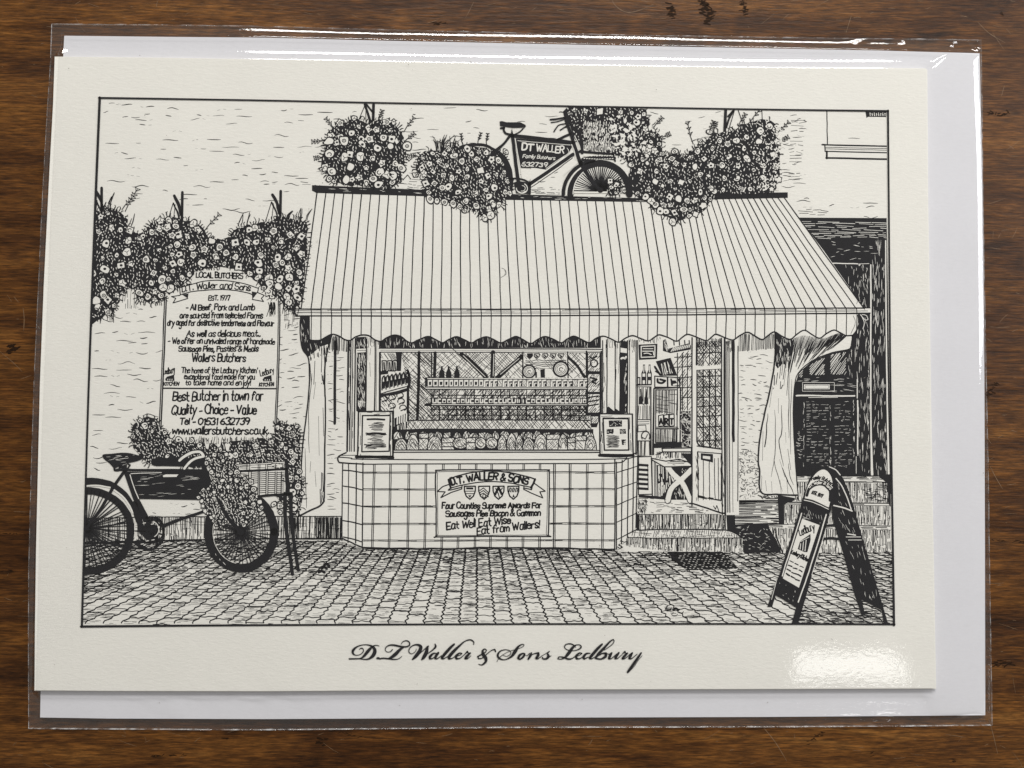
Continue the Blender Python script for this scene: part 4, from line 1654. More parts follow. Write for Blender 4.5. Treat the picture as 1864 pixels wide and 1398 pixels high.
# tiled wall behind the door leaf
tw = z((885, 200), (1090, 170), (1090, 840), (965, 830), (950, 480), (890, 330))
hatch(tw, -55, 3.2, 1.2, keep=.85, cut=20)
for x in (930, 985, 1040):
    stroke(z((x, 200), (x + 2, 830)), 1.8)
for y in (240, 350, 465, 580, 690):
    stroke(z((900 if y < 400 else 960, y + 6), (1095, y - 4)), 1.8)
q = z((965, 840), (1080, 840), (1075, 1240), (985, 1230))
fill(q, B)
lay()
flecks(q, 120, 7, 1.2, 15, Wt, 60)
fill(z((760, 1255), (1080, 1245), (1080, 1290), (770, 1290)), Wt)
outline(z((760, 1255), (1080, 1245), (1080, 1290), (770, 1290)), 2.0)
# below: crate with slots, chair, floor
z = zoomed(1140, 800, 5.825)
fill(z((130, 180), (700, 130), (700, 700), (1050, 790), (120, 790)), Wt)
hatch(z((310, 130), (690, 140), (690, 200), (310, 200)), 91, 2.6, 1.6, cut=10, keep=.8)
fill(z((580, 150), (690, 150), (695, 300), (640, 220)), B)
outline(z((130, 185), (265, 180), (275, 580), (130, 585)), 2.0)
for i in range(6):
    y = 275 + i * 50
    stroke(z((132, y - 6), (225, y)), 4.6, wob=.4)
stroke(z((228, 265), (232, 535)), 1.6)
for x, w in ((270, 2.4), (296, 1.4), (310, 1.6)):
    stroke(z((x, 200), (x + 6, 600)), w)
fill(z((320, 270), (690, 290), (690, 640), (560, 640), (420, 640), (330, 610)), B)
lay()
hatch(z((330, 280), (440, 290), (470, 460), (380, 600), (335, 600)), 88, 2.6, 1.5, Wt, cut=20, keep=.85)
flecks(z((480, 400), (600, 420), (640, 620), (500, 620)), 50, 8, 1.4, 80, Wt, 12)
flecks(z((560, 300), (660, 300), (600, 370)), 10, 6, 1.4, 60, Wt, 30)
for pts, w in ((((440, 290), (500, 370), (600, 470), (680, 650)), 9.0), (((690, 320), (590, 420), (480, 520), (440, 650)), 9.0)):
    stroke(z(*pts), w + 3.4, B)
    lay()
    stroke(z(*pts), w, Wt)
    stroke(z(*[(p[0] + 14, p[1] + 6) for p in pts]), 1.3)
seat = z((265, 200), (420, 230), (560, 210), (660, 240), (690, 265), (690, 285), (400, 290), (270, 215))
shape(seat, 2.2)
hatch(z((420, 240), (560, 215), (650, 250), (500, 270)), 3, 2.6, 1.4)
fill(z((380, 95), (690, 90), (690, 130), (385, 130)), Wt)
outline(z((380, 95), (690, 90), (690, 130), (385, 130)), 2.0)
fl = z((130, 620), (430, 640), (700, 660), (1010, 780), (120, 785))
fill(z((130, 585), (330, 600), (430, 640), (130, 615)), B)
hatch(fl, 2, 2.8, 1.0, cut=12, keep=.45)
hatch(z((560, 660), (700, 665), (1000, 775), (760, 775)), 2, 2.2, 1.3, cut=12, keep=.7)
flecks(z((125, 640), (220, 640), (220, 780), (125, 780)), 60, 6, 1.3, 60, B, 30)
# the open door leaf
z = zoomed(1080, 610, 6.077)
leaf = z((1092, 20), (1140, 15), (1420, 20), (1450, 40), (1460, 1700), (1450, 1990), (1430, 1992), (1095, 1885))
fill(leaf, Wt)
for q in (((1142, 80), (1418, 60), (1412, 318), (1140, 335)), ((1140, 385), (1412, 372), (1420, 1262), (1160, 1225), (1138, 1180))):
    q = z(*q)
    fill(q, B)
    lay()
    qi = [(p[0] + (2.4 if p[0] < 1290 else -1.2), p[1] + (1.2 if p[1] < 700 else -1.5)) for p in q]
    fill(qi, Wt)
    hatch(qi, 52, 2.9, 1.35, keep=.9, cut=26)
    hatch(qi, -52, 3.6, 1.15, keep=.75, cut=22)
for x in (1215, 1285, 1350):
    stroke(z((x, 80), (x, 320)), 1.8)
    stroke(z((x, 385), (x + 2, 1240)), 2.4, wob=.4)
for y in (195, 455, 570, 685, 785, 895, 1015, 1165):
    stroke(z((1150, y + 8), (1415, y - 6)), 2.0, wob=.4)
hatch(z((1142, 40), (1418, 40), (1412, 130), (1145, 140)), 88, 2.4, 1.4, keep=.8)
for x, w in ((1092, 2.6), (1420, 2.2), (1450, 3.2), (1462, 1.2)):
    stroke(z((x, 30), (x, 800), (x + (8 if x > 1400 else 0), 1885 if x < 1200 else 1985)), w, wob=.3)
stroke(z((1140, 20), (1138, 330)), 2.0)
z = zoomed(1140, 800, 5.825)
stroke(z((705, 680), (860, 730), (1000, 778), (1045, 780)), 3.0)
stroke(z((750, 70), (1015, 105)), 2.0)
outline(z((755, 130), (1010, 150), (1005, 650), (765, 605)), 1.8)
for x in (815, 880, 935, 975):
    stroke(z((x, 200), (x + 2, 420), (x + 4, 640)), 1.5, wob=.6)
flecks(z((745, 130), (770, 130), (765, 640), (735, 660)), 26, 12, 1.5, 88, B, 5)
flecks(z((1000, 140), (1040, 140), (1030, 750), (1000, 700)), 26, 12, 1.4, 88, B, 5)
hatch(z((765, 590), (1005, 630), (1010, 665), (765, 620)), 12, 2.4, 1.5, cut=16)
stroke(z((925, 705), (945, 740), (960, 700), (985, 770)), 1.6)
fill(z((790, 145), (920, 155), (920, 245), (790, 215)), B)
lay()
fill(z((812, 172), (890, 180), (890, 212), (812, 200)), Wt)
# door frame boards and drain pipes
z = zoomed(1080, 610, 6.077)
fill(z((1464, 40), (1600, 40), (1612, 1990), (1470, 1990)), Wt)
for x, w in ((1470, 1.2), (1482, 1.0), (1500, 1.8), (1535, 1.0)):
    stroke(z((x, 70), (x + 4, 1000), (x + 10, 1960)), w, wob=.3)
hatch(z((1470, 60), (1540, 60), (1535, 180), (1480, 190)), 91, 2.4, 1.2, cut=16)
stroke(z((1550, 60), (1549, 600), (1549, 1170)), 5.2, wob=.4)
stroke([(1343.5, 630), (1343.5, 760), (1343, 912)], 1.8)
stroke([(610.5, 622), (609.5, 700), (609.3, 771)], 5.0, wob=.4)
hatch([(606, 612), (618, 612), (618, 645), (606, 645)], 91, 2, 1.3)

# ---- tiled counter with its sign
start("printed_counter")
z = zoomed(460, 680, 3.883)
fill([(616, 831), (630, 824), (660, 826), (1161, 828), (1162, 834), (1158, 960), (1131, 980), (1123, 997), (1119, 999), (900, 996), (664, 997), (640, 988), (623, 981), (624, 842), (617, 840)], Wt)
stroke([(630, 824), (616, 831.5), (616.5, 840), (624, 842.5), (663, 845)], 2.8)
stroke([(616.5, 832), (640, 834), (663, 836), (900, 837), (1119, 835.5), (1140, 830), (1160, 824)], 2.0)
stroke([(663, 845), (800, 844.5), (1000, 844), (1119, 843), (1140, 836), (1161, 830)], 2.2)
stroke([(616, 831), (625, 829), (662, 829)], 1.4)
stroke([(663, 829), (660, 837)], 1.8)
stroke([(700, 819.5), (900, 819.5), (1096, 820)], 1.6)
stroke([(700, 823.5), (900, 823), (1096, 823.5)], 2.0)
stroke([(1119, 836), (1119.5, 900), (1119, 998)], 2.6, wob=.3)
stroke([(624, 842), (623, 900), (622.5, 983)], 2.0)
for x0, x1, w in ((681.5, 677.5, 0), (711, 708, 0), (744.6, 742, 0), (775.5, 773, 0), (807, 804, 0), (836.5, 833.5, 0), (867, 864.5, 0), (895, 892.5, 0), (924, 922.5, 0),
                  (953.5, 952, 0), (983, 982, 0), (1009.6, 1008.8, 1), (1038, 1037, 1), (1069, 1068, 0), (1097.7, 1096.5, 0)):
    stroke([(x0 - 1.4, 845), (x1 - 1.4, 997)], 1.6 + .6 * w, wob=.3, smooth=False)
    stroke([(x0 + 1.4, 845), (x1 + 1.4, 997)], 1.6, wob=.3, smooth=False)
for y in (860.3, 890.7, 922, 953.6, 984):
    for dy, w in ((-1.2, 1.5), (1.2, 1.1)):
        stroke([(661, y + dy), (800, y + dy + .4), (960, y + dy - .5), (1119, y + dy - .2)], w, wob=.5)
    hatch([(661, y - 1.3), (1119, y - 1.6), (1119, y + 1.2), (661, y + 1.4)], 0, 1.2, .8, cut=24, keep=.6)
for x, w in ((634.5, 1.8), (648.5, 2.4), (660.5, 2.4)):
    stroke([(x, 843), (x, 900), (x - 1, 988 if x < 650 else 996)], w, wob=.3)
for (ya, yb) in ((683, 702), (795, 822), (915, 940), (1040, 1068), (1155, 1190)):
    stroke(z((640, ya), (700, (ya + yb) / 2 - 4), (775, yb)), 2.4, wob=.4)
stroke(z((635, 1165), (700, 1195), (775, 1228), (840, 1238), (960, 1240)), 2.6)
z = zoomed(920, 680, 3.883)
for x0, x1 in ((785, 785), (825, 820), (868, 862), (905, 900), (935, 922)):
    stroke(z((x0, 625 - (x0 - 785) * .3), (x1, 1240 - (x0 - 785) * 1.0)), 2.2, wob=.3, smooth=False)
for ya, yb in ((700, 655), (815, 765), (930, 868), (1052, 985), (1175, 1100)):
    stroke(z((785, ya), (860, (ya + yb) / 2), (930, yb)), 1.8, wob=.4)
stroke([(660, 997), (760, 999), (900, 997), (1010, 998), (1119, 1000)], 3.0, wob=1.0)
for _ in range(60):
    x = RD.uniform(680, 1110)
    stroke([(x, 998.5), (x + RD.uniform(5, 14), 999 + RD.uniform(0, 3))], RD.uniform(1.2, 3), taper=.5, wob=.3)

# ---- sign on the counter
start("printed_counter_sign")
z = zoomed(780, 840, 7.767)
fill(z((130, 125), (1680, 125), (1705, 160), (1690, 1040), (1660, 1062), (130, 1062), (108, 1030), (102, 180)), Wt)
outline(z((150, 125), (600, 118), (1200, 122), (1660, 120), (1705, 150), (1708, 400), (1700, 800), (1692, 1030), (1665, 1062), (900, 1060), (150, 1065), (110, 1030), (108, 600), (98, 400), (105, 160)), 2.6, smooth=True)
outline(z((160, 145), (900, 142), (1640, 142), (1678, 165), (1680, 600), (1665, 1015), (1640, 1040), (900, 1042), (170, 1045), (135, 1015), (130, 600), (125, 400), (128, 170)), 1.2, smooth=True)
ban = z((285, 260), (420, 200), (660, 150), (900, 135), (1150, 160), (1380, 210), (1505, 250), (1480, 320), (1450, 365), (1350, 345), (1150, 305), (900, 285), (680, 300), (500, 330), (315, 375), (300, 320))
fill(ban, Wt)
stroke(z((285, 260), (420, 200), (660, 150), (900, 135), (1150, 160), (1380, 210), (1505, 250)), 2.6)
stroke(z((315, 375), (500, 330), (680, 300), (900, 285), (1150, 305), (1350, 345), (1450, 368)), 2.2)
stroke(z((285, 260), (300, 320), (315, 378)), 4.0)
stroke(z((1505, 250), (1480, 320), (1450, 368)), 4.0)
stroke(z((290, 325), (200, 355), (125, 425), (235, 430), (175, 510), (320, 440), (470, 390), (475, 340)), 2.2, smooth=False)
stroke(z((310, 378), (280, 405), (330, 400), (470, 365)), 2.4)
stroke(z((1490, 305), (1650, 420), (1575, 430), (1615, 515), (1460, 450), (1345, 395), (1350, 350)), 2.2, smooth=False)
stroke(z((1345, 375), (1400, 385), (1455, 400), (1465, 365)), 2.4)
lettering("D.T. WALLER & SONS", z((335, 340), (520, 290), (760, 262), (960, 262), (1180, 285), (1395, 325)), 12.2, 2.7, slant=.06, gap=1.5)
for i, x in enumerate((585, 787, 990, 1200)):
    s = z((x - 78, 352), (x + 78, 350), (x + 76, 420), (x + 50, 490), (x, 535), (x - 52, 490), (x - 76, 420))
    outline(s, 2.6, smooth=False)
    if i == 0:
        for y in (375, 385):
            stroke(z((x - 45, y), (x + 40, y + 2)), 2.4)
        stroke(z((x - 62, 420), (x + 60, 420)), 1.6)
        stroke(z((x - 55, 455), (x + 55, 455)), 1.6)
        fill(z((x - 26, 478), (x + 24, 478), (x, 515)), B)
    elif i == 1:
        for k in range(3):
            stroke(z((x - 60, 410 + k * 32), (x - 10, 375 + k * 36), (x + 60, 440 + k * 30)), 1.8, smooth=False)
        stroke(ellipse(*z(x, 488), 2.6, 3, n=8), 1.6)
    elif i == 2:
        stroke(z((x - 50, 470), (x, 370), (x + 45, 460)), 4.5, smooth=False)
        stroke(z((x - 40, 380), (x - 10, 440), (x + 10, 510)), 2.0)
        stroke(z((x + 55, 375), (x + 20, 420)), 2.0)
    else:
        for k in (-45, 0, 45):
            stroke(z((x + k - 16, 430), (x + k - 4, 375), (x + k + 16, 385), (x + k + 4, 430)), 2.0)
        fill(z((x, 460), (x + 22, 505), (x - 16, 510)), B)
lettering("Four Counties Supreme Awards For", z((190, 662), (900, 660), (1590, 655)), 9.8, 2.2)
lettering("Sausages Pies Bacon & Gammon", z((245, 778), (900, 770), (1580, 765)), 10.2, 2.2)
lettering("Eat Well Eat Wise", z((255, 960), (700, 920), (1160, 875)), 13.0, 2.2)
lettering("Eat from Wallers!", z((685, 1035), (1100, 985), (1570, 940)), 13.0, 2.2)

# ---- the two notices standing on the counter
start("printed_notice", "drawn notice left of the display window")
z = zoomed(620, 600, 5.825)
shape(z((190, 870), (560, 865), (555, 1345), (180, 1340)), 2.8)
hatch(z((190, 870), (560, 865), (555, 905), (195, 910)), 0, 3.4, 1.0, cut=18, keep=.6)
hatch(z((190, 880), (222, 880), (215, 1330), (185, 1330)), 90, 3.0, 1.0, cut=18, keep=.6)
hatch(z((525, 880), (556, 880), (550, 1330), (525, 1330)), 90, 2.4, 1.3, cut=18, keep=.7)
outline(z((232, 912), (525, 910), (515, 1290), (225, 1295)), 2.6)
stroke(z((165, 1350), (350, 1352), (555, 1358)), 5.4, wob=.4)
stroke(z((555, 880), (555, 1350)), 3.4)
stroke(z((285, 952), (370, 948), (465, 955)), 3.6)
for i, (y, a, b) in enumerate(((985, 350, 450), (1003, 330, 455), (1020, 300, 460), (1038, 315, 450), (1060, 330, 450), (1098, 270, 475), (1112, 275, 480), (1135, 320, 450),
                               (1158, 290, 440), (1180, 330, 455), (1200, 290, 470), (1222, 250, 475), (1240, 270, 480), (1255, 262, 380))):
    stroke(z((a, y), ((a + b) / 2, y - 4), (b, y + 3)), 1.3 + 1.0 * (i in (5, 6, 11, 12)), wob=.8)
    stroke(z((a + 20, y + 9), (b - 10, y + 8)), .9, wob=.8)
start("printed_notice", "drawn notice right of the display window with dark pictures")
z = zoomed(1080, 610, 6.077)
shape(z((70, 870), (432, 875), (440, 1325), (75, 1320)), 2.8)
hatch(z((75, 880), (110, 880), (112, 1310), (78, 1310)), 90, 3, 1.0, cut=18, keep=.6)
hatch(z((75, 880), (430, 885), (400, 925), (110, 920)), 0, 3.2, 1.0, cut=18, keep=.6)
hatch(z((390, 920), (430, 890), (436, 1310), (395, 1270)), 90, 3, 1.0, cut=18, keep=.6)
outline(z((108, 922), (388, 925), (392, 1272), (122, 1272)), 2.8)
stroke(z((68, 1330), (250, 1338), (440, 1330)), 5.4, wob=.4)
for q in (((170, 945), (318, 942), (318, 1012), (175, 1018)), ((145, 1040), (225, 1038), (225, 1092), (148, 1095)), ((292, 1040), (360, 1038), (362, 1092), (295, 1095)), ((310, 1155), (362, 1153), (358, 1215), (318, 1215))):
    fill(z(*q), B)
    lay()
    flecks(z(*q), 14, 3.5, 1.1, 20, Wt, 50)
for y in range(1115, 1250, 15):
    stroke(z((150, y), (215, y - 4), (285, y + 2)), 1.2, wob=.8)
    stroke(z((165, y + 7), (270, y + 6)), .8, wob=.8)

# ---- painted notice board on two posts, left
start("printed_shop_sign")
fill([(299, 545), (345, 520), (357, 494), (440, 494), (462, 512), (480, 530), (510, 545), (502, 808), (290, 806)], Wt)
zs = zoomed(280, 480, 7.767)
zt = zoomed(280, 640, 7.767)
for pts, w in (([(301.5, 540), (298.5, 620), (295, 700), (291.5, 782)], 5.4), ([(508.5, 535), (507.5, 620), (505, 700), (501.5, 785)], 5.0)):
    stroke(pts, w, wob=.3)
    stroke([(p[0] - .3, p[1]) for p in pts], .8, Wt, wob=.2)
stroke(zt((112, 520), (900, 522), (1740, 524)), 2.8, wob=.3)
# ---- rough timber posts holding the awning
start("printed_timber_post", "drawn crooked timber post under the awning's left end")
za, zb = zoomed(460, 340, 3.883), zoomed(460, 680, 3.883)
post = za((340, 905), (335, 1000), (350, 1140), (395, 1220), (400, 1398)) + zb((385, 250), (355, 500), (335, 800), (325, 1010), (475, 935), (505, 900), (510, 500), (515, 250), (505, 0)) + za((510, 1250), (530, 1150), (575, 1040), (575, 905))
fill(post, Wt)
fill(za((335, 905), (402, 905), (402, 1085), (560, 1045), (540, 1110), (480, 1130), (395, 1200), (350, 1140)), B)
lay()
flecks(za((335, 920), (500, 1080), (520, 1140), (400, 1200), (345, 1130)), 60, 8, 1.1, 85, Wt, 12)
hatch(za((350, 1100), (560, 1060), (520, 1180), (400, 1230)), 85, 3.0, 1.4, keep=.9, cut=26)
stroke(za((340, 905), (335, 1000), (350, 1140), (395, 1220), (400, 1398)) + zb((385, 250), (355, 500), (335, 800), (325, 1010)), 2.6, wob=.4)
stroke(zb((325, 1010), (400, 970), (475, 935), (505, 900)), 3.2, wob=.3)
stroke(za((560, 1050), (530, 1150), (512, 1250), (508, 1398)) + zb((515, 250), (510, 500), (508, 700), (505, 900)), 2.8, wob=.4)
hatch(za((480, 1140), (525, 1140), (510, 1398), (485, 1398)), 90, 2.6, 1.5, cut=40, keep=.9)
hatch(zb((488, 0), (512, 0), (512, 560), (490, 500)), 90, 3, 1.3, cut=34, keep=.75)
hatch(zb((485, 700), (508, 700), (505, 890), (470, 930)), 90, 2.4, 1.5, cut=26, keep=.9)
for pts in (((405, 1250), (415, 1398)), ((440, 1230), (432, 1398))):
    stroke(za(*pts), 1.2, wob=.5)
for pts in (((420, 0), (395, 280), (400, 560)), ((445, 60), (430, 180)), ((465, 300), (470, 580)), ((370, 530), (375, 800), (380, 950)), ((350, 560), (345, 640)), ((440, 690), (448, 800)), ((410, 620), (405, 700))):
    stroke(zb(*pts), 1.3, wob=.6, taper=.5)
start("printed_timber_post", "drawn curving timber post under the awning's right end")
zc, zd = zoomed(1360, 570, 4.659), zoomed(1380, 830, 4.512)
edge_l = zc((238, 160), (235, 400), (200, 620), (150, 850), (110, 1050), (95, 1250), (105, 1340)) + zd((10, 240), (22, 290), (55, 314), (150, 316), (320, 322))
edge_r = [zd(332, 365)] + [zd(318, 200)] + zc((408, 1250), (400, 1100), (390, 850), (402, 620), (440, 500), (560, 400), (720, 335), (870, 300), (890, 200))
fill(edge_l + edge_r + zc((740, 140), (500, 140), (380, 190)), Wt)
stroke(edge_l, 3.0, wob=.4)
stroke(edge_r, 2.0, wob=.3)
fill(zc((238, 160), (325, 200), (400, 220), (380, 330), (330, 440), (300, 430), (260, 470), (238, 440)), B)
lay()
flecks(zc((240, 180), (400, 220), (360, 420), (240, 450)), 90, 9, 1.1, 88, Wt, 8)
hatch(zc((240, 400), (340, 400), (300, 640), (215, 640)), 97, 3.0, 1.3, cut=24, keep=.7)
RS = random.Random(5)
for i in range(46):
    t = i / 45
    x0 = 390 + t * 480
    y0 = 215 - 60 * math.sin(t * 9.0) * .3 - 40 * t
    x1 = 330 + t * 260 + 40 * t * t
    y1 = 560 - 190 * t
    k = RS.uniform(.35, .95)
    mx, my = x0 + (x1 - x0) * .45 - 10, y0 + (y1 - y0) * .55
    stroke(zc((x0, y0), (x0 + (mx - x0) * k, y0 + (my - y0) * k), (x0 + (x1 - x0) * k, y0 + (y1 - y0) * k)), RS.uniform(1.0, 2.2), wob=.4, taper=.5)
for pts in (((350, 350), (350, 500), (335, 700)), ((360, 520), (352, 800), (355, 1060)), ((380, 560), (365, 900), (372, 1200)), ((265, 720), (265, 850)), ((290, 780), (295, 1000), (270, 1100), (310, 1300)),
            ((175, 850), (155, 1100), (150, 1140)), ((235, 820), (240, 1050), (235, 1200), (205, 1390)), ((325, 1010), (330, 1100)), ((345, 1150), (370, 1330)), ((330, 480), (310, 620)), ((215, 620), (190, 800)), ((275, 1240), (320, 1390)), ((135, 1000), (130, 1250))):
    stroke(zc(*pts), RS.uniform(1.2, 2.0), wob=.7, taper=.6)
for pts in (((30, 160), (28, 280)), ((60, 200), (70, 290)), ((110, 210), (115, 300)), ((130, 20), (150, 120), (200, 290)), ((200, 100), (240, 200), (300, 320)), ((250, 60), (262, 170), (290, 240)), ((180, 200), (190, 310)), ((235, 190), (245, 310))):
    stroke(zd(*pts), RS.uniform(1.2, 1.9), wob=.7, taper=.6)
stroke(zd((0, 320), (60, 345), (160, 350)), 1.6, wob=.8)
for k in range(14):
    x = RS.uniform(5, 170)
    stroke(zd((x, RS.uniform(315, 345)), (x + 14, RS.uniform(330, 355))), 1.1, wob=.4)

# ---- striped awning
start("printed_awning")


def interp(i, table):
    for (i0, x0), (i1, x1) in zip(table[:-1], table[1:]):
        if i <= i1:
            return x0 + (x1 - x0) * (i - i0) / (i1 - i0)
    return table[-1][1]


TOPX = [(0, 577), (22, 936), (41, 1248), (57, 1427)]
BOTX = [(0, 548), (22, 948), (47, 1392), (56, 1559), (57, 1573)]


def topy(x):
    return interp(x, [(560, 350), (774, 357), (920, 363.5), (1170, 367.5), (1290, 363), (1440, 361)])


za, zr, zq = zoomed(460, 340, 3.883), zoomed(920, 340, 3.883), zoomed(1384, 340, 3.883)
scal = za((400, 1082), (430, 1086), (475, 1085), (515, 1062), (560, 1042), (610, 1055), (650, 1080), (690, 1085), (725, 1062), (770, 1048), (820, 1052), (865, 1082), (910, 1092), (945, 1068), (1000, 1048), (1050, 1060), (1090, 1092), (1125, 1103), (1170, 1082), (1240, 1058), (1290, 1078), (1340, 1102), (1385, 1080), (1440, 1060), (1490, 1078), (1545, 1103), (1590, 1080), (1650, 1060), (1705, 1080), (1755, 1103))
scal += zr((30, 1075), (75, 1058), (120, 1078), (180, 1108), (225, 1080), (280, 1058), (335, 1076), (395, 1102), (435, 1076), (480, 1056), (530, 1074), (590, 1102), (640, 1072), (690, 1055), (745, 1074), (800, 1098), (850, 1070), (900, 1052), (955, 1072), (1010, 1090), (1050, 1066), (1090, 1046), (1150, 1066), (1210, 1092), (1250, 1064), (1290, 1042), (1360, 1066), (1420, 1088), (1455, 1064), (1490, 1042), (1550, 1066), (1610, 1083), (1655, 1052), (1710, 1028), (1765, 1055), (1815, 1080))
scal += zq((50, 1055), (100, 1025), (150, 1055), (210, 1078), (255, 1045), (310, 1013), (365, 1045), (420, 1070), (465, 1040), (520, 1013), (570, 1035), (605, 1052), (650, 1050))
scal_end = zq((650, 1050), (680, 1010), (692, 960), (688, 905))
val = [(563, 575)] + smooth_line(scal, 3) + scal_end[1:] + [(1562, 572)]
fill(val, Wt)
body = [(577, 351), (774, 357), (920, 364), (1170, 367.5), (1290, 364), (1427, 361), (1500, 457), (1573, 561), (1100, 563), (548, 563)]
fill(body, Wt)
stroke(scal, 2.6, wob=.25, n=4)
stroke(scal_end, 1.2, n=4)
stroke([(563, 575), (563, 600), (563.5, 619)], 2.2)
pole = [(535, 562), (1584, 560), (1584, 570.5), (900, 574.5), (540, 575)]
fill(pole, Wt)
hatch([(535, 563), (1576, 561.5), (1576, 567), (540, 570)], 0, 1.6, .75, cut=60, keep=.8)
stroke([(535, 562.5), (900, 562.8), (1250, 562), (1584, 560.5)], 2.2, wob=.3)
stroke([(538, 575), (900, 575.2), (1250, 573), (1480, 571), (1584, 570)], 2.6, wob=.3)
stroke([(540, 569), (900, 570), (1250, 569), (1580, 566)], 1.1, wob=.3)
stroke([(535, 562), (536, 569), (541, 575)], 3.2)
for i in range(58):
    xt, xb = interp(i, TOPX), interp(i, BOTX)
    yt = topy(xt) - 2
    xm = xt + (xb - xt) * .5 + RD.uniform(-.8, .8)
    w = 2.1 if i not in (0, 57) else 2.4
    stroke([(xt, yt), (xm, (yt + 563) / 2), (xb, 562)], w * RD.uniform(.88, 1.1), wob=.35)
    if 1 <= i <= 56:
        x2 = xb + RD.uniform(-.6, .6)
        ys = interp(x2, scal[1:-1:1]) if 566 < x2 < 1550 else 615
        stroke([(xb, 562), (x2 + .6, 575), (x2, ys)], 1.9 * RD.uniform(.85, 1.1), wob=.3)
# shading at the rounded end
stroke(zq((655, 910), (672, 960), (640, 1040)), .9)
stroke(zq((680, 830), (690, 800), (700, 820)), .8)
fill([(568, 337), (774, 345.5), (905, 352), (1000, 356), (1180, 361), (1300, 352), (1434, 350), (1434, 360), (1290, 363), (1170, 368), (920, 364), (774, 357.5), (577, 351.5), (568, 347)], B)
lay()
flecks([(575, 341), (774, 349), (774, 354), (575, 347)], 46, 10, .9, 3, Wt, 3)
flecks([(910, 354), (1180, 362), (1180, 366), (910, 361)], 60, 10, .9, 2, Wt, 3)
stroke(zr((-10, 590), (0, 600), (-5, 625)), .8)
stroke(za((1760, 575), (1785, 590), (1790, 620), (1755, 640)), .8, wob=.6)

# ---- flowers along the wall, left
start("printed_flower_basket", "drawn flowers along the top of the wall board")
for x, y, h in ((187, 342, 56), (329, 350, 56), (508, 348, 60)):
    stroke([(x + (3 if x > 200 else -2), y), (x + (2 if x > 200 else -2), y + h)], 5.0, wob=.4)
    stroke([(x - 12, y + 6), (x - 4, y + 22), (x, y + 40)], 5.5, wob=.6)
    stroke([(x - 14, y + 20), (x - 6, y + 36), (x - 2, y + 50)], 3.0, wob=.6)
    stroke([(x - 14, y + 20), (x - 26, y + 60)], 1.4)
    stroke([(x - 10, y + 22), (x - 14, y + 58)], 1.2)
M1 = [(150, 392), (185, 385), (197, 378), (212, 382), (228, 395), (240, 420), (262, 422), (275, 407), (290, 400), (310, 393), (338, 403), (350, 402), (365, 412), (378, 428), (392, 436), (415, 432), (425, 420), (440, 412), (462, 408), (480, 405), (500, 400), (515, 395), (530, 398), (548, 400), (558, 410), (561, 440), (558, 470), (556, 500), (551, 530), (545, 553), (530, 563), (518, 558), (508, 545), (492, 540), (478, 525), (462, 507), (450, 500), (440, 492), (425, 488), (400, 486), (380, 488), (366, 493), (350, 503), (335, 518), (318, 526), (304, 532), (300, 545), (290, 551), (275, 553), (262, 548), (250, 546), (243, 528), (225, 528), (217, 545), (212, 560), (200, 570), (185, 577), (150, 580)]
foliage(M1, 4.6, (1.4, 3.0))
# weeds showing above
sprig(228, 385, -62, 42, 9)
sprig(222, 382, -50, 26, 9)
sprig(372, 420, -48, 36, 8)
for k in range(22):
    x = RD.choice((RD.uniform(520, 560), RD.uniform(520, 560), RD.uniform(430, 470), RD.uniform(196, 240)))
    y = 402 if x > 480 else 412
    stroke([(x, y), (x + RD.uniform(0, 5), y - 10), (x + RD.uniform(0, 12), y - RD.uniform(14, 28))], RD.uniform(1.1, 2.0), taper=.5)
for x, y in ((185, 382), (200, 365), (195, 372)):
    stroke([(x, y + 8), (x + 8, y - 14), (x + 2, y - 2)], 1.6)
lay()
flowers([(160, 410), (215, 405), (260, 430), (300, 425), (350, 430), (420, 440), (460, 420), (520, 420), (550, 430), (545, 500), (545, 545), (520, 548), (480, 510), (430, 478), (370, 482), (325, 512), (285, 540), (255, 535), (240, 518), (215, 530), (195, 560), (160, 570)], 15, 6.4,
        seedpts=[(180, 422), (203, 415), (219, 418), (292, 402), (307, 402), (320, 404), (196, 388), (277, 423), (291, 416), (304, 414), (320, 412), (351, 408), (360, 418), (341, 430), (290, 455), (310, 448), (322, 446), (350, 450), (352, 464), (326, 463), (313, 464), (315, 480), (300, 488), (315, 494), (329, 477),
                 (186, 470), (213, 464), (231, 459), (191, 490), (220, 483), (239, 480), (212, 500), (175, 548), (189, 538), (196, 546), (208, 556), (197, 568), (178, 557), (213, 538), (223, 515), (245, 518), (253, 533), (258, 546), (269, 540), (282, 546), (283, 531), (294, 538), (295, 509), (309, 525), (321, 516), (332, 506), (345, 499), (307, 508), (297, 523),
                 (449, 441), (467, 440), (428, 441), (453, 419), (464, 415), (472, 420), (488, 437), (498, 451), (512, 438), (475, 464), (472, 493), (470, 478), (505, 468), (502, 482), (514, 478), (524, 468), (525, 489), (527, 505), (510, 508), (507, 521), (490, 506), (491, 516), (480, 524), (489, 531), (495, 540), (525, 525), (539, 526), (541, 541), (522, 540), (525, 550), (540, 515), (455, 498), (470, 505), (435, 485), (412, 460), (400, 450), (408, 480), (393, 467)])
for k in range(30):
    x = RD.choice((RD.uniform(172, 215), RD.uniform(512, 545), RD.uniform(488, 500)))
    y = 572 if x < 300 else 556
    stroke([(x, y - 6), (x + RD.uniform(-2, 2), y + 4), (x + RD.uniform(-4, 3), y + RD.uniform(6, 22))], RD.uniform(1.0, 1.8), taper=.4)

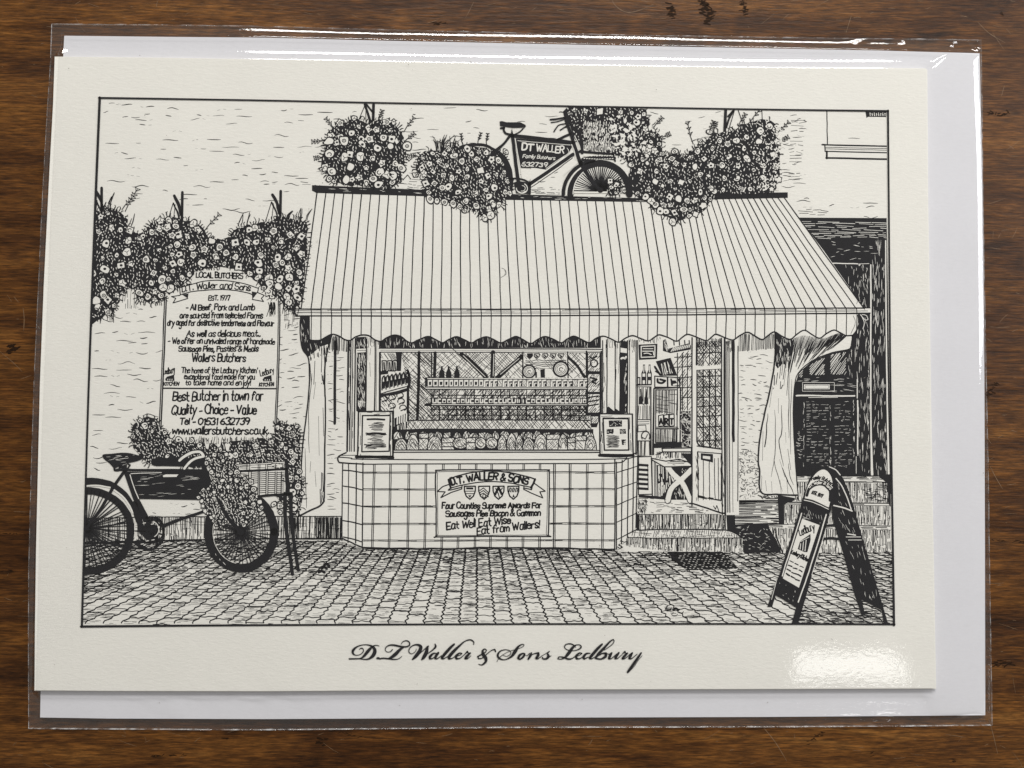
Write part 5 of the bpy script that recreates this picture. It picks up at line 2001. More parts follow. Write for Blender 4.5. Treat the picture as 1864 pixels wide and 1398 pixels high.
start("printed_sign_lettering")
fill([(354, 495), (372, 492), (438, 493), (446, 500), (445, 511), (400, 509), (353, 509)], Wt)
lettering("LOCAL BUTCHERS", [zs(600, 192), zs(930, 200), zs(1255, 212)], 9.0, 1.9, slant=.02)
band = zs((365, 340), (520, 295), (700, 250), (900, 235), (1100, 250), (1300, 290), (1480, 350), (1465, 425), (1280, 395), (1100, 372), (900, 365), (700, 378), (520, 400), (375, 440))
fill(band, Wt)
stroke(zs((365, 340), (520, 295), (700, 250), (900, 235), (1100, 250), (1300, 290), (1480, 350)), 1.9)
stroke(zs((375, 440), (520, 400), (700, 378), (900, 365), (1100, 372), (1280, 402), (1390, 435)), 1.9)
stroke(zs((365, 340), (375, 440)), 1.9)
stroke(zs((1480, 350), (1465, 410)), 1.9)
stroke(zs((370, 448), (250, 465), (310, 490), (272, 555), (480, 492)), 1.8, smooth=False)
fill(zs((400, 438), (492, 420), (480, 492)), B)
fill(zs((1385, 392), (1468, 408), (1392, 505)), B)
stroke(zs((1392, 505), (1552, 535), (1520, 490), (1562, 448), (1468, 408)), 1.8, smooth=False)
lettering("D.T. Waller and Sons", [zs(400, 402), zs(640, 362), zs(880, 345), zs(1120, 352), zs(1360, 390)], 10.5, 1.7, slant=.08)
lettering("EST. 1977", [zs(772, 516), zs(1072, 518)], 8.0, 1.6)
for txt, x0, x1, y0, y1, H in (("- All Beef, Pork and Lamb", 455, 1420, 655, 655, 10.2), ("are sourced from selected Farms", 370, 1538, 768, 768, 10.0),
                               ("dry aged for distinctive tenderness and Flavour", 192, 1692, 868, 880, 10.0), ("As well as delicious meat...", 465, 1505, 1028, 1028, 10.5),
                               ("- We offer an unrivaled range of handmade", 205, 1705, 1125, 1138, 9.5), ("Sausage Pies, Pasties & Meals", 350, 1475, 1240, 1240, 9.6),
                               ("Wallers Butchers", 540, 1295, 1380, 1385, 14.0)):
    lettering(txt, [zs(x0, y0), zs(x1, y1)], H, 1.75 if H < 12 else 2.0)
for txt, x0, x1, y0, y1, H, w in (("The home of the Ledbury Kitchen'", 390, 1460, 302, 302, 9.4, 1.6), ("exceptional food made for you", 430, 1425, 388, 390, 9.0, 1.6),
                                  ("to take home and enjoy!", 450, 1370, 472, 474, 9.0, 1.6), ("Best Butcher in town for", 268, 1535, 695, 690, 16.5, 2.1),
                                  ("Quality - Choice - Value", 252, 1445, 880, 880, 16.5, 2.2), ("Tel - 01531 632739", 360, 1345, 1032, 1028, 11.0, 2.1),
                                  ("www.wallersbutchers.co.uk.", 258, 1622, 1165, 1165, 13.0, 2.1), ("Ledbury", 140, 300, 320, 290, 9.5, 1.5), ("KITCHEN", 138, 350, 478, 476, 6.0, 1.4),
                                  ("Ledbury", 1510, 1700, 345, 290, 9.5, 1.4), ("KITCHEN", 1490, 1695, 490, 485, 6.0, 1.4)):
    lettering(txt, [zt(x0, y0), zt(x1, y1)], H, w)
for x, y in ((225, 380), (1602, 385)):
    fill(zt((x - 65, y + 10), (x - 40, y - 25), (x + 60, y - 55), (x + 68, y + 30), (x + 50, y + 35), (x - 55, y + 35)), B)
    lay()
    for k in (-30, 0, 30):
        stroke(zt((x + k, y + 28), (x + k + 4, y + 5)), 1.2, Wt)

# ---- hanging basket over the awning, left
start("printed_flower_basket", "drawn round flower basket hung above the left end of the awning")
stroke([(680, 190), (679, 228)], 5.2, wob=.3)
stroke([(664, 190), (672, 214), (678, 228)], 4.4, wob=.5)
stroke([(667, 190), (680, 206)], 3.4)
stroke([(664, 192), (654, 216)], 1.3)
stroke([(666, 192), (666, 222)], 1.3)
M2 = [(600, 238), (612, 228), (632, 222), (650, 216), (672, 224), (690, 218), (712, 224), (726, 232), (734, 250), (738, 275), (736, 295), (730, 312), (722, 335), (700, 343), (660, 338), (625, 336), (605, 330), (592, 314), (586, 300), (590, 275), (592, 255)]
foliage(M2, 5.0, (1.2, 2.6), spikes=.6)
for x, y, a, l in ((610, 235, -130, 22), (592, 256, 175, 20), (590, 285, 170, 14), (735, 240, -55, 28), (736, 258, -40, 20), (738, 285, -10, 14), (690, 222, -75, 18)):
    sprig(x, y, a, l, 7)
lay()
flowers([(605, 240), (650, 225), (720, 235), (730, 280), (722, 325), (660, 332), (610, 325), (592, 300)], 14.5, 6.6,
        seedpts=[(619, 224), (645, 215), (671, 234), (685, 236), (711, 238), (704, 222), (717, 222), (602, 247), (620, 249), (640, 242), (598, 258), (613, 260), (626, 256), (658, 253), (672, 253), (660, 262), (698, 250), (713, 253), (722, 257), (711, 267), (741, 266), (745, 287), (627, 287), (637, 281), (592, 305), (604, 312), (600, 325), (630, 327), (641, 327), (654, 323), (667, 332), (679, 325), (689, 336), (714, 332), (690, 314), (695, 297), (705, 318), (715, 320), (720, 298), (730, 306), (608, 330)])
stroke([(728, 312), (730, 330)], 3.4)
stroke([(733, 328), (742, 318), (748, 326)], 1.2)

# ---- second bush spilling onto the awning
start("printed_flower_basket", "drawn flower bush spilling over the awning beside the bicycle")
M3 = [(757, 300), (765, 282), (780, 274), (800, 274), (820, 268), (850, 264), (880, 268), (905, 274), (916, 284), (923, 302), (929, 330), (934, 348), (920, 362), (913, 376), (900, 383), (892, 398), (880, 394), (862, 385), (845, 380), (820, 370), (795, 362), (780, 354), (774, 340), (772, 322), (760, 314)]
foliage(M3, 4.2, (1.3, 2.8), ang=70, spikes=.45)
for k in range(22):
    x = RD.uniform(790, 830)
    stroke([(x, 275), (x + RD.uniform(-3, 3), 262), (x + RD.uniform(-10, 14), RD.uniform(245, 262))], RD.uniform(1.0, 1.8), taper=.5)
for x, y, a in ((843, 264, -100), (870, 262, -75), (886, 264, -85)):
    sprig(x, y, a, 18, 5)
stroke([(838, 268), (855, 264), (880, 264), (903, 274)], 5.0, wob=.4)
lay()
flowers([(762, 300), (790, 280), (850, 272), (905, 282), (922, 320), (930, 348), (905, 375), (888, 392), (850, 380), (800, 360), (778, 345)], 12.5, 5.6,
        seedpts=[(858, 280), (872, 276), (885, 278), (835, 312), (850, 308), (868, 290), (895, 290), (907, 292), (914, 298), (904, 318), (888, 320), (876, 330), (788, 312), (782, 298), (768, 305), (805, 342), (816, 340), (834, 350), (780, 350), (783, 362), (795, 365), (809, 368), (825, 370), (837, 376), (846, 383), (848, 366), (882, 396), (893, 392), (867, 374), (890, 380), (908, 373), (897, 370), (890, 358), (920, 350), (928, 352), (900, 342), (885, 345), (925, 330), (921, 276), (756, 318), (772, 316)])

# ---- great bush behind the bicycle and over the right end
start("printed_flower_basket", "drawn flower mass behind the bicycle and above the right end of the awning")
stroke([(1321, 200), (1319, 242)], 5.4, wob=.3)
stroke([(1336, 201), (1328, 214), (1322, 232)], 3.6)
stroke([(1325, 212), (1334, 202)], 3.0)
stroke([(1337, 201), (1326, 238)], 1.5)
stroke([(1344, 201), (1352, 224)], 1.4)
stroke([(1387, 202), (1388, 224)], 1.3)
M4 = [(1032, 196), (1165, 196), (1178, 214), (1190, 232), (1203, 248), (1205, 268), (1214, 282), (1228, 278), (1245, 282), (1262, 270), (1275, 266), (1290, 250), (1300, 242), (1330, 240), (1350, 226), (1372, 220), (1400, 218), (1412, 232), (1416, 262), (1420, 300), (1416, 330), (1408, 350), (1380, 352), (1312, 353), (1296, 362), (1282, 384), (1262, 392), (1238, 402), (1228, 405), (1215, 396), (1192, 385), (1178, 366), (1152, 352), (1142, 330), (1146, 306), (1126, 284), (1090, 276), (1058, 270), (1042, 240)]
foliage(M4, 4.5, (1.3, 3.0), spikes=.3)
for x, y, a, l in ((1262, 262, -105, 36), (1290, 245, -70, 22), (1190, 232, -50, 20), (1205, 250, -25, 12), (1365, 222, -50, 34), (1345, 228, -60, 20), (1412, 246, -45, 30), (1416, 260, -30, 18), (1300, 240, -80, 14)):
    sprig(x, y, a, l, 7)
lay()
# wicker texture of the carrier basket
for k in range(260):
    x, y = RD.uniform(1062, 1112), RD.uniform(222, 268)
    stroke([(x, y - 2), (x + RD.uniform(-.5, .5), y + 2)], RD.uniform(1.0, 2.0), Wt, taper=.4, wob=0)
for k in range(24):
    x = 1058 + k * 2.6
    stroke([(x, RD.uniform(262, 268)), (x, RD.uniform(272, 277))], RD.uniform(.8, 2.0), Wt, taper=.3, wob=0)
lay()
# large pale leaves
for k in range(70):
    x, y = RD.uniform(1112, 1190), RD.uniform(215, 285)
    if inside_poly(x, y, M4):
        a = RD.uniform(0, 6.3)
        l = RD.uniform(3, 6.5)
        q = [(x + math.cos(a + t) * l * r, y + math.sin(a + t) * l * r) for t, r in ((0, 1.2), (1.6, .5), (3.0, .9), (4.4, .6))]
        fill(q, Wt)
lay()
flowers([(1150, 300), (1200, 290), (1250, 290), (1300, 260), (1400, 230), (1412, 300), (1405, 342), (1300, 350), (1280, 378), (1230, 398), (1195, 378), (1160, 345)], 13, 5.6,
        seedpts=[(1036, 206), (1046, 200), (1066, 202), (1092, 203), (1128, 210), (1150, 205), (1158, 222), (1172, 208), (1175, 235), (1188, 245), (1162, 212), (1185, 258), (1200, 262), (1130, 204), (1180, 275), (1192, 275), (1205, 280), (1228, 276), (1243, 284), (1257, 286), (1275, 258), (1292, 240), (1310, 256), (1297, 270), (1325, 262), (1327, 285), (1345, 288), (1360, 290), (1373, 278), (1360, 250), (1340, 256), (1380, 290), (1390, 300), (1344, 302),
                 (1160, 352), (1175, 358), (1186, 366), (1193, 372), (1202, 384), (1212, 386), (1224, 404), (1228, 387), (1245, 381), (1256, 382), (1266, 390), (1265, 365), (1251, 366), (1220, 373), (1208, 373), (1219, 358), (1202, 357), (1236, 362), (1280, 374), (1283, 360), (1293, 362), (1275, 350), (1181, 344), (1168, 328), (1165, 312), (1196, 312), (1212, 302), (1230, 297), (1246, 300), (1220, 330), (1240, 332), (1256, 330), (1275, 318), (1290, 320)])
for k in range(60):
    x, y = RD.uniform(1385, 1425), RD.uniform(225, 345)
    a = RD.uniform(0, 6)
    stroke([(x, y), (x + 4 * math.cos(a), y + 4 * math.sin(a)), (x + 7 * math.cos(a + .6), y + 7 * math.sin(a + .6))], 2.0, Wt, taper=.5, wob=0)

# ---- bicycle standing on the awning
start("printed_bicycle", "drawn bicycle standing on the awning with a name panel")
z = zoomed(890, 200, 6.657)
fill(z((510, 560), (1000, 570), (1080, 640), (900, 800), (880, 1030), (510, 1030)), Wt)
fill(z((380, 710), (660, 740), (480, 860), (400, 840)), Wt)
dashes(z((540, 700), (900, 700), (880, 1000), (540, 1000)), 10, 9, (6, 18), (.9, 1.6))
hatch(z((510, 960), (860, 960), (860, 1025), (510, 1020)), 1, 2.6, .9, cut=12, keep=.6)
fill(ellipse(*z(1345, 1010), 320 / 6.657, 345 / 6.657, 180, 360, 30), Wt)
for k in range(34):
    a = math.radians(182 + k * 5.2)
    r0, r1 = 36, 318
    stroke(z((1345 + r0 * math.cos(a), 985 + r0 * math.sin(a)), (1345 + r1 * math.cos(a + .03), 1000 + r1 * 1.06 * math.sin(a + .03))), RD.uniform(1.2, 2.6), wob=.3)
foliage(z((1430, 900), (1500, 850), (1620, 880), (1650, 1000), (1500, 1030), (1430, 1000)), 4.2, (1.3, 2.4))
flowers(z((1430, 880), (1500, 840), (1640, 880), (1660, 1010), (1500, 1020), (1430, 980)), 9, 4.4)
for pts, w in ((ellipse(*z(1345, 1020), 358 / 6.657, 372 / 6.657, 180, 360, 30), 12.5), (ellipse(*z(1335, 1030), 436 / 6.657, 420 / 6.657, 180, 262, 22), 6.6)):
    stroke(pts, w, wob=.3, smooth=False)
lay()
stroke(ellipse(*z(1345, 1020), 325 / 6.657, 338 / 6.657, 180, 238, 14), 1.7, Wt, smooth=False)
stroke(ellipse(*z(1340, 1030), 400 / 6.657, 395 / 6.657, 180, 240, 14), 2.6, Wt, smooth=False)
lay()
stroke(z((1140, 600), (1300, 575), (1520, 585)), 6.5)
lay()
for k in range(12):
    x = 1150 + k * 31
    stroke(z((x, 556 + (k % 2) * 4), (x + 16, 552)), 1.6, Wt, wob=.2)
    stroke(z((x, 598 - abs(k - 6) * 1.5), (x + 14, 596 - abs(k - 6) * 1.5)), 1.3, Wt, wob=.2)
lay()
stroke(z((1095, 505), (1300, 520), (1510, 535)), 4.2)
stroke(z((1500, 520), (1530, 620)), 3.0)
# rear wheel and mudguard
stroke(z((10, 460), (90, 490), (180, 580), (235, 700), (270, 850), (275, 930)), [3, 4, 8, 10, 8, 5], wob=.4)
stroke(z((250, 840), (330, 830), (430, 850), (490, 890)), 3.0)
fill(z((300, 880), (360, 860), (470, 880), (500, 920), (500, 1020), (330, 1010)), B)
lay()
stroke(ellipse(*z(400, 950), 10, 9, -60, 180, 12), 1.6, Wt)
stroke(ellipse(*z(400, 950), 6, 5, -90, 120, 8), 1.0, Wt)
stroke(z((350, 985), (400, 1005), (440, 985)), 1.6, Wt)
lay()
# frame
fill(z((325, 345), (1000, 400), (1010, 440), (970, 520), (690, 725), (560, 705), (375, 700)), B)
stroke(z((270, 310), (600, 345), (1010, 395)), 6.4, wob=.3)
stroke(z((285, 310), (325, 640), (370, 965)), [6.2, 6.2, 7.4], wob=.3)
stroke(z((250, 320), (180, 410), (90, 490)), [4.6, 4.4, 6.0], wob=.3)
stroke(z((1020, 540), (760, 720), (485, 905)), 6.4, wob=.3)
stroke(z((1005, 585), (990, 600), (760, 770), (512, 940)), 1.5, wob=.3)
stroke(z((495, 880), (490, 1010)), 5.4)
stroke(z((925, 105), (960, 200), (1005, 330), (1060, 500), (1115, 660)), [5, 5.6, 6.2, 6.2, 7], wob=.3)
stroke(z((980, 100), (1010, 200), (1080, 260), (1110, 330), (1130, 520)), [3.5, 4, 6, 6, 6], wob=.3)
stroke(z((1115, 640), (1200, 790), (1350, 980)), [9, 7, 5.5], wob=.3)
fill(ellipse(*z(1350, 975), 5.5, 5, n=10), B)
stroke(z((830, 360), (900, 330), (985, 290)), 4.4, wob=.3)
stroke(z((745, 118), (820, 112), (960, 85)), 3.4)
stroke(z((755, 152), (830, 142), (905, 115)), 2.0)
stroke(z((788, 265), (815, 225), (850, 185), (935, 165)), [2.4, 2.4, 2.2, 2.0])
stroke(z((865, 245), (945, 192)), 2.4)
# saddle
fill(z((130, 140), (160, 135), (210, 150), (380, 150), (445, 182), (440, 195), (400, 215), (290, 218), (230, 210), (135, 195)), B)
stroke(z((145, 222), (185, 218), (180, 245), (205, 285), (260, 300)), 4.0)
stroke(z((440, 195), (380, 260), (310, 300)), 2.4)
fill(z((262, 310), (278, 225), (300, 310)), B)
lay()
stroke(z((320, 350), (340, 480), (380, 700)), 1.4, Wt, wob=.3)
stroke(z((345, 372), (660, 400), (990, 425)), 1.0, Wt, wob=.3)
stroke(z((1000, 420), (1040, 520), (1050, 600)), 1.4, Wt, wob=.3)
stroke(z((945, 460), (965, 520), (850, 600), (690, 712)), 1.0, Wt, wob=.3)
stroke(z((1040, 320), (1090, 420), (1105, 480)), 1.3, Wt, wob=.3)
stroke(z((1070, 400), (1095, 480)), .9, Wt)
lettering("DT", [z(402, 485), z(535, 490)], 12.5, 2.6, Wt, slant=0)
lettering("WALLER", [z(572, 498), z(905, 525)], 13.0, 2.0, Wt, slant=0)
lettering("Family Butchers", [z(410, 580), z(600, 588), z(800, 608)], 6.0, 1.1, Wt)
lettering("632739", [z(398, 678), z(700, 690)], 6.8, 1.5, Wt)

# ---- flowers below the sign
start("printed_flower_basket", "drawn flowers growing below the wall board")
M6 = [(248, 768), (262, 760), (285, 764), (293, 782), (307, 792), (322, 803), (345, 803), (370, 806), (400, 806), (430, 803), (470, 800), (497, 795), (500, 776), (512, 766), (530, 774), (543, 779), (547, 800), (546, 830), (545, 860), (553, 875), (551, 900), (547, 930), (528, 938), (500, 900), (440, 850), (390, 846), (370, 852), (330, 848), (272, 846), (262, 835), (246, 820), (239, 800), (241, 782)]
foliage(M6, 3.6, (1.5, 3.0), ang=60, spikes=.4)
fill([(275, 835), (300, 832), (372, 835), (372, 850), (280, 848)], B)
for x, y in ((377, 808), (398, 806), (414, 812)):
    fill([(x - 5, y - 4), (x + 5, y - 5), (x + 2, y + 10), (x - 2, y + 8)], Wt)
for k in range(34):
    x = RD.uniform(360, 495)
    stroke([(x, 808), (x + RD.uniform(-2, 4), 796 + RD.uniform(-3, 4))], RD.uniform(1.2, 2.2), taper=.5)
lay()
flowers([(470, 812), (540, 790), (540, 860), (545, 900), (530, 925), (500, 860), (470, 850)], 12, 5.0,
        seedpts=[(255, 765), (264, 775), (280, 771), (277, 785), (300, 788), (307, 803), (325, 800), (348, 802), (363, 810), (250, 785), (242, 795), (305, 830), (505, 778), (512, 780), (526, 780), (534, 791), (540, 776), (512, 810), (478, 820), (489, 828), (520, 816), (530, 822), (537, 830), (533, 840), (470, 828), (499, 846), (545, 858), (552, 872), (540, 870), (530, 874), (542, 885), (550, 898), (533, 895), (537, 910), (528, 870), (535, 924), (510, 933), (498, 918), (510, 921), (400, 818), (404, 832), (428, 828), (418, 830), (455, 828), (380, 838), (465, 812)], kinds="dddooc")

# ---- delivery bicycle at the left
start("printed_bicycle", "drawn delivery bicycle parked at the left with a wicker basket")
z = zoomed(140, 800, 5.379)
# front wheel first, with the stand
zf = zoomed(350, 810, 5.827)
for k in range(44):
    a = math.radians(k * 8.2 + RD.uniform(-2, 2))
    r1x, r1y = 54, 60
    c = (438, 968)
    stroke([(c[0] + 7 * math.cos(a), c[1] + 7 * math.sin(a)), (c[0] + r1x * math.cos(a + .05), c[1] + r1y * math.sin(a + .05))], RD.uniform(1.2, 2.2), wob=.4)
stroke(ellipse(439, 968, 60, 66.5, 0, 360, 60), 15.5, smooth=False, wob=.5)
fill(ellipse(436, 967, 10, 11, n=14), B)
lay()
flecks([(384, 990), (400, 1015), (420, 1028), (410, 1032), (386, 1010)], 20, 6, 1.4, 55, Wt, 20)
stroke(ellipse(439, 968, 51.5, 58, 100, 200, 30), 1.0, Wt, smooth=False)
lay()
# rear wheel
c = z(98, 868)
for k in range(60):
    a = math.radians(-92 + k * 6.1 + RD.uniform(-1.5, 1.5))
    stroke([(c[0] + 5 * math.cos(a), c[1] + 5 * math.sin(a)), (c[0] + 76 * math.cos(a + .04), c[1] + 2 + 72 * math.sin(a + .04))], RD.uniform(1.2, 2.3), wob=.4)
stroke(ellipse(c[0], c[1] + 5, 80, 73, -100, 100, 50), 13.5, smooth=False, wob=.4)
stroke(z((80, 410), (200, 410), (330, 440), (450, 520), (530, 620), (575, 740)), [12, 11.5, 11, 10, 8, 6], wob=.3)
fill(ellipse(c[0], c[1], 7, 9, n=12), B)
lay()
stroke(z((90, 456), (200, 450), (325, 470)), 2.4, Wt, wob=.2)
stroke(z((355, 488), (450, 560), (510, 640), (548, 720)), 3.0, Wt, wob=.2)
stroke(z((560, 770), (570, 850), (560, 960)), 1.6, Wt, wob=.8)
lay()
# box under the top tube
fill(z((480, 315), (700, 318), (1250, 300), (1330, 420), (1260, 560), (1180, 592), (605, 582), (540, 430)), B)
lay()
flecks(z((560, 340), (1180, 330), (1200, 560), (640, 570)), 46, 13, 0.75, -3, Wt, 3)
stroke(z((525, 335), (700, 328), (830, 325)), 1.2, Wt, wob=.3)
fill(z((842, 352), (870, 342), (992, 342), (975, 366), (845, 368)), Wt)
stroke(z((1190, 565), (1260, 560)), 1.0, Wt)
lay()
stroke(z((395, 295), (700, 300), (1250, 300)), 4.4, wob=.3)
stroke(z((470, 300), (560, 540), (640, 700), (730, 900)), [7, 9, 11, 13], wob=.4)
stroke(z((465, 310), (380, 430)), 5.4, wob=.3)
stroke(z((370, 440), (250, 650), (110, 850)), [6.4, 5.0, 4.4], wob=.3)
stroke(z((560, 640), (600, 760), (640, 900)), 12, wob=.5)
stroke(z((110, 880), (300, 850), (480, 800)), 2.6, wob=.4)
stroke(z((120, 960), (300, 1010), (500, 1060), (640, 1065)), 3.2, wob=.5)
stroke(z((110, 870), (400, 890), (700, 900)), 2.0, wob=.4)
# chain wheel and pedals
fill(ellipse(*z(715, 900), 15, 16, n=16), B)
stroke(ellipse(*z(720, 880), 25, 24, -70, 150, 24), 3.0, smooth=False)
stroke(z((680, 765), (760, 770), (840, 830), (850, 900), (840, 980), (780, 1050), (730, 1075), (640, 1060), (570, 1010)), 4.4, wob=.6)
stroke(z((690, 800), (760, 790), (810, 840)), 2.6)
stroke(z((640, 1000), (720, 1000), (780, 960)), 5.0)
stroke(z((790, 880), (780, 1040)), 4.6)
fill(z((600, 980), (660, 1010), (640, 1060), (560, 1010)), B)
for k in range(7):
    a = math.radians(-80 + k * 26)
    stroke([(z(715, 880)[0] + 8 * math.cos(a), z(715, 880)[1] + 8 * math.sin(a)), (z(715, 880)[0] + 24 * math.cos(a), z(715, 880)[1] + 22 * math.sin(a))], 2.2)
lay()
for x, y in ((690, 995), (745, 985), (640, 1025), (660, 820), (740, 830)):
    stroke(z((x - 12, y), (x + 12, y - 4)), 1.5, Wt, wob=.3)
stroke(ellipse(*z(720, 880), 15, 15, -60, 60, 10), 1.5, Wt, smooth=False)
stroke(z((520, 345), (560, 470), (605, 580)), 1.6, Wt, wob=.3)
lay()
stroke(z((840, 850), (1000, 785), (1150, 735), (1310, 685)), [6.5, 5.6, 5.2, 5.2], wob=.3)
# saddle
fill(smooth_line(z((250, 165), (262, 145), (330, 140), (430, 130), (520, 134), (600, 155), (650, 170), (640, 190), (590, 212), (520, 228), (440, 248), (370, 280), (320, 235), (270, 195)), 4, True), B)
stroke(z((365, 270), (370, 300), (410, 300), (420, 262)), 4.0)
stroke(z((500, 240), (520, 250), (490, 295)), 2.8)
stroke(z((420, 250), (470, 290)), 5.4)
fill(z((430, 260), (490, 240), (490, 300), (440, 300)), B)
lay()
flecks(z((290, 160), (560, 150), (540, 210), (360, 250)), 40, 8, .9, -6, Wt, 5)
lay()
# steering head, handlebars
stroke(z((1220, 220), (1270, 330), (1330, 440)), [8, 9, 8], wob=.3)
for w, m in ((8.5, B), (4.6, Wt)):
    lay()
    stroke(z((1005, 205), (1060, 160), (1130, 128), (1205, 122), (1240, 160)), w, m, wob=.3)
    stroke(z((1240, 165), (1150, 190), (1090, 235), (1052, 285)), w * .9, m, wob=.3)
lay()
stroke(z((1290, 320), (1320, 400)), 1.0, Wt)

# ---- flowers heaped over the front wheel
start("printed_flower_basket", "drawn flowers heaped over the delivery bicycle's front wheel")
M7 = [(374, 835), (390, 832), (408, 838), (434, 842), (438, 868), (452, 884), (462, 900), (472, 912), (478, 922), (470, 935), (452, 944), (444, 958), (432, 955), (415, 950), (405, 960), (394, 955), (386, 942), (374, 932), (364, 915), (364, 900), (376, 890), (388, 876), (383, 855)]
foliage(M7, 3.5, (1.7, 3.3), ang=70, spikes=.25)
flowers(M7, 8.5, 3.4, seedpts=[(378, 836), (383, 840), (370, 892), (379, 890), (390, 896), (382, 901), (378, 910), (367, 912), (376, 918), (403, 829), (390, 828), (412, 827), (432, 860), (446, 872), (461, 892), (450, 888), (438, 905)], kinds="ddoccc...")
stroke([(399, 912), (412, 938), (432, 962)], [5.5, 7, 8.5], wob=.3)
lay()
stroke([(404, 910), (414, 930)], 1.2, Wt)
lay()
# ---- wicker carrier basket and the stand
start("printed_carrier_basket")
z = zf
fill(z((490, 205), (780, 185), (990, 168), (1000, 250), (985, 525), (700, 545), (690, 470), (620, 420), (600, 320), (520, 300), (500, 250)), Wt)
stroke(z((490, 205), (780, 188), (990, 172)), 1.4)
stroke(z((500, 222), (780, 205), (985, 190)), 1.0)
hatch(z((500, 215), (590, 208), (600, 255), (510, 262)), -3, 2.4, 1.2)
for x in (580, 610, 700, 718, 780, 800, 885, 960, 975):
    stroke(z((x, 205), (x - 2, 262)), 1.5, wob=.3)
hatch(z((625, 205), (770, 200), (770, 255), (625, 260)), 2, 2.6, 1.0, keep=.6)
hatch(z((800, 200), (960, 190), (960, 250), (800, 250)), 2, 2.4, 1.5, keep=.7, cut=8)
stroke(z((510, 278), (750, 268), (1000, 255)), 4.4, wob=.3)
for x in (600, 625, 700, 715, 785, 805, 880, 898, 945):
    stroke(z((x, 285), (x - 4, 530)), 1.8, wob=.3)
for x0, x1 in ((630, 695), (720, 780), (810, 876), (900, 975)):
    for i in range(11):
        y = 300 + i * 21 - (x0 - 630) * .03
        if not (x0 < 700 and y > 420):
            stroke(z((x0, y), (x1, y - 4)), 1.5, wob=.3)
hatch(z((530, 300), (600, 300), (600, 330), (530, 320)), 0, 2.4, 1.0)
stroke(z((700, 545), (850, 530), (1040, 520)), 4.6, wob=.3)
stroke(z((1000, 175), (1005, 350), (1015, 525)), [6.5, 7.5, 7.5], wob=.3)
stroke(z((985, 520), (985, 760), (1010, 1000), (1040, 1200), (1062, 1370)), [7.5, 7.0, 6.6, 6.4, 6.2], wob=.3)
stroke(z((1045, 520), (1050, 760), (1075, 1000), (1105, 1200), (1125, 1330)), [7.5, 6.6, 6.4, 6.2, 6.0], wob=.3)
flowers(z((540, 320), (600, 320), (680, 440), (680, 520), (620, 480)), 9, 4.6, seedpts=z((475, 290), (556, 355), (650, 470), (575, 440), (970, 355)), kinds="do")

# ---- folding pavement board, right
start("printed_pavement_board")
z = zoomed(1380, 830, 4.512)
back = z((540, 82), (600, 88), (650, 120), (700, 185), (745, 290), (790, 430), (860, 680), (940, 950), (1010, 1180), (1070, 1385), (1040, 1385), (1012, 1265), (850, 1180), (880, 1305), (850, 1305), (790, 1130), (700, 800), (610, 510), (600, 300))
fill(back, B)
lay()
flecks(z((650, 440), (780, 470), (990, 1180), (860, 1160), (720, 760)), 120, 9, 0.8, 72, Wt, 8)
flecks(z((650, 220), (700, 240), (750, 420), (640, 400)), 20, 7, 0.8, 70, Wt, 12)
stroke(z((640, 185), (690, 250), (735, 350), (765, 440)), 2.0, Wt, wob=.3)
stroke(z((585, 88), (640, 115), (675, 155)), 1.8, Wt)
stroke(z((622, 405), (700, 425), (772, 452)), 2.4, Wt, wob=.3)
stroke(z((735, 640), (800, 650)), 2.0, Wt, wob=.6)
stroke(z((720, 665), (845, 665)), 1.2, Wt, wob=.6)
stroke(z((740, 690), (850, 690)), 1.2, Wt, wob=.6)
lay()
stroke(z((520, 682), (600, 676), (690, 682)), 4.6, wob=.3)
stroke(z((540, 575), (640, 565)), 4.0, wob=.4)
front = z((75, 1240), (120, 1110), (180, 960), (255, 720), (330, 480), (375, 320), (420, 190), (475, 110), (545, 80), (600, 115), (628, 200), (620, 340), (590, 470), (540, 650), (440, 990), (330, 1375), (275, 1375), (312, 1245), (145, 1142), (115, 1240))
fill(front, B)
lay()
head = smooth_line(z((383, 350), (395, 290), (415, 235), (460, 160), (510, 118), (555, 116), (595, 160), (612, 230), (608, 310), (580, 422)), 4)
fill(head, Wt)
stroke(z((378, 352), (450, 368), (520, 400), (582, 432)), 2.6, B, wob=.2)
lay()
stroke(z((378, 362), (450, 380), (520, 410), (578, 438)), 1.4, Wt, wob=.2)
lay()
lettering("Family Butchers", [z(440, 200), z(520, 190), z(612, 250)], 5.6, 1.4)
stroke(z((400, 325), (420, 270), (470, 228), (540, 228), (590, 270), (602, 300), (590, 365)), [5, 5.5, 9, 9, 9, 9, 5], wob=.3)
lay()
lettering("D.T. Waller & Sons", [z(420, 262), z(470, 235), z(540, 232), z(592, 278)], 5.0, 1.0, Wt)
lay()
lettering("EST. 1977", [z(440, 308), z(525, 342)], 5.4, 1.5)
fill(z((362, 515), (505, 568), (335, 1082), (203, 1005)), Wt)
lettering("Ledbury", [z(345, 655), z(465, 600)], 12, 1.6, slant=.3)
fill(z((325, 765), (345, 700), (430, 640), (432, 690), (405, 790), (380, 790)), B)
lay()
for pts in (((350, 720), (345, 765)), ((372, 705), (366, 775)), ((395, 690), (385, 780))):
    stroke(z(*pts), 1.4, Wt)
stroke(z((345, 705), (420, 665)), 1.0, Wt)
lay()
lettering("Ledbury Kitchen", [z(270, 800), z(410, 868)], 7.0, 1.5)
for i, y in enumerate((860, 895, 930, 968)):
    x0 = 258 - i * 10
    for k in range(3):
        xa = x0 + k * 42
        stroke(z((xa, y + k * 22), (xa + 14, y + k * 22 + 6), (xa + 30, y + k * 22 + 14)), 2.0 + .3 * i, wob=1.2)
lay()
stroke(z((358, 470), (300, 660), (215, 930), (200, 985)), 2.0, Wt, wob=.3)
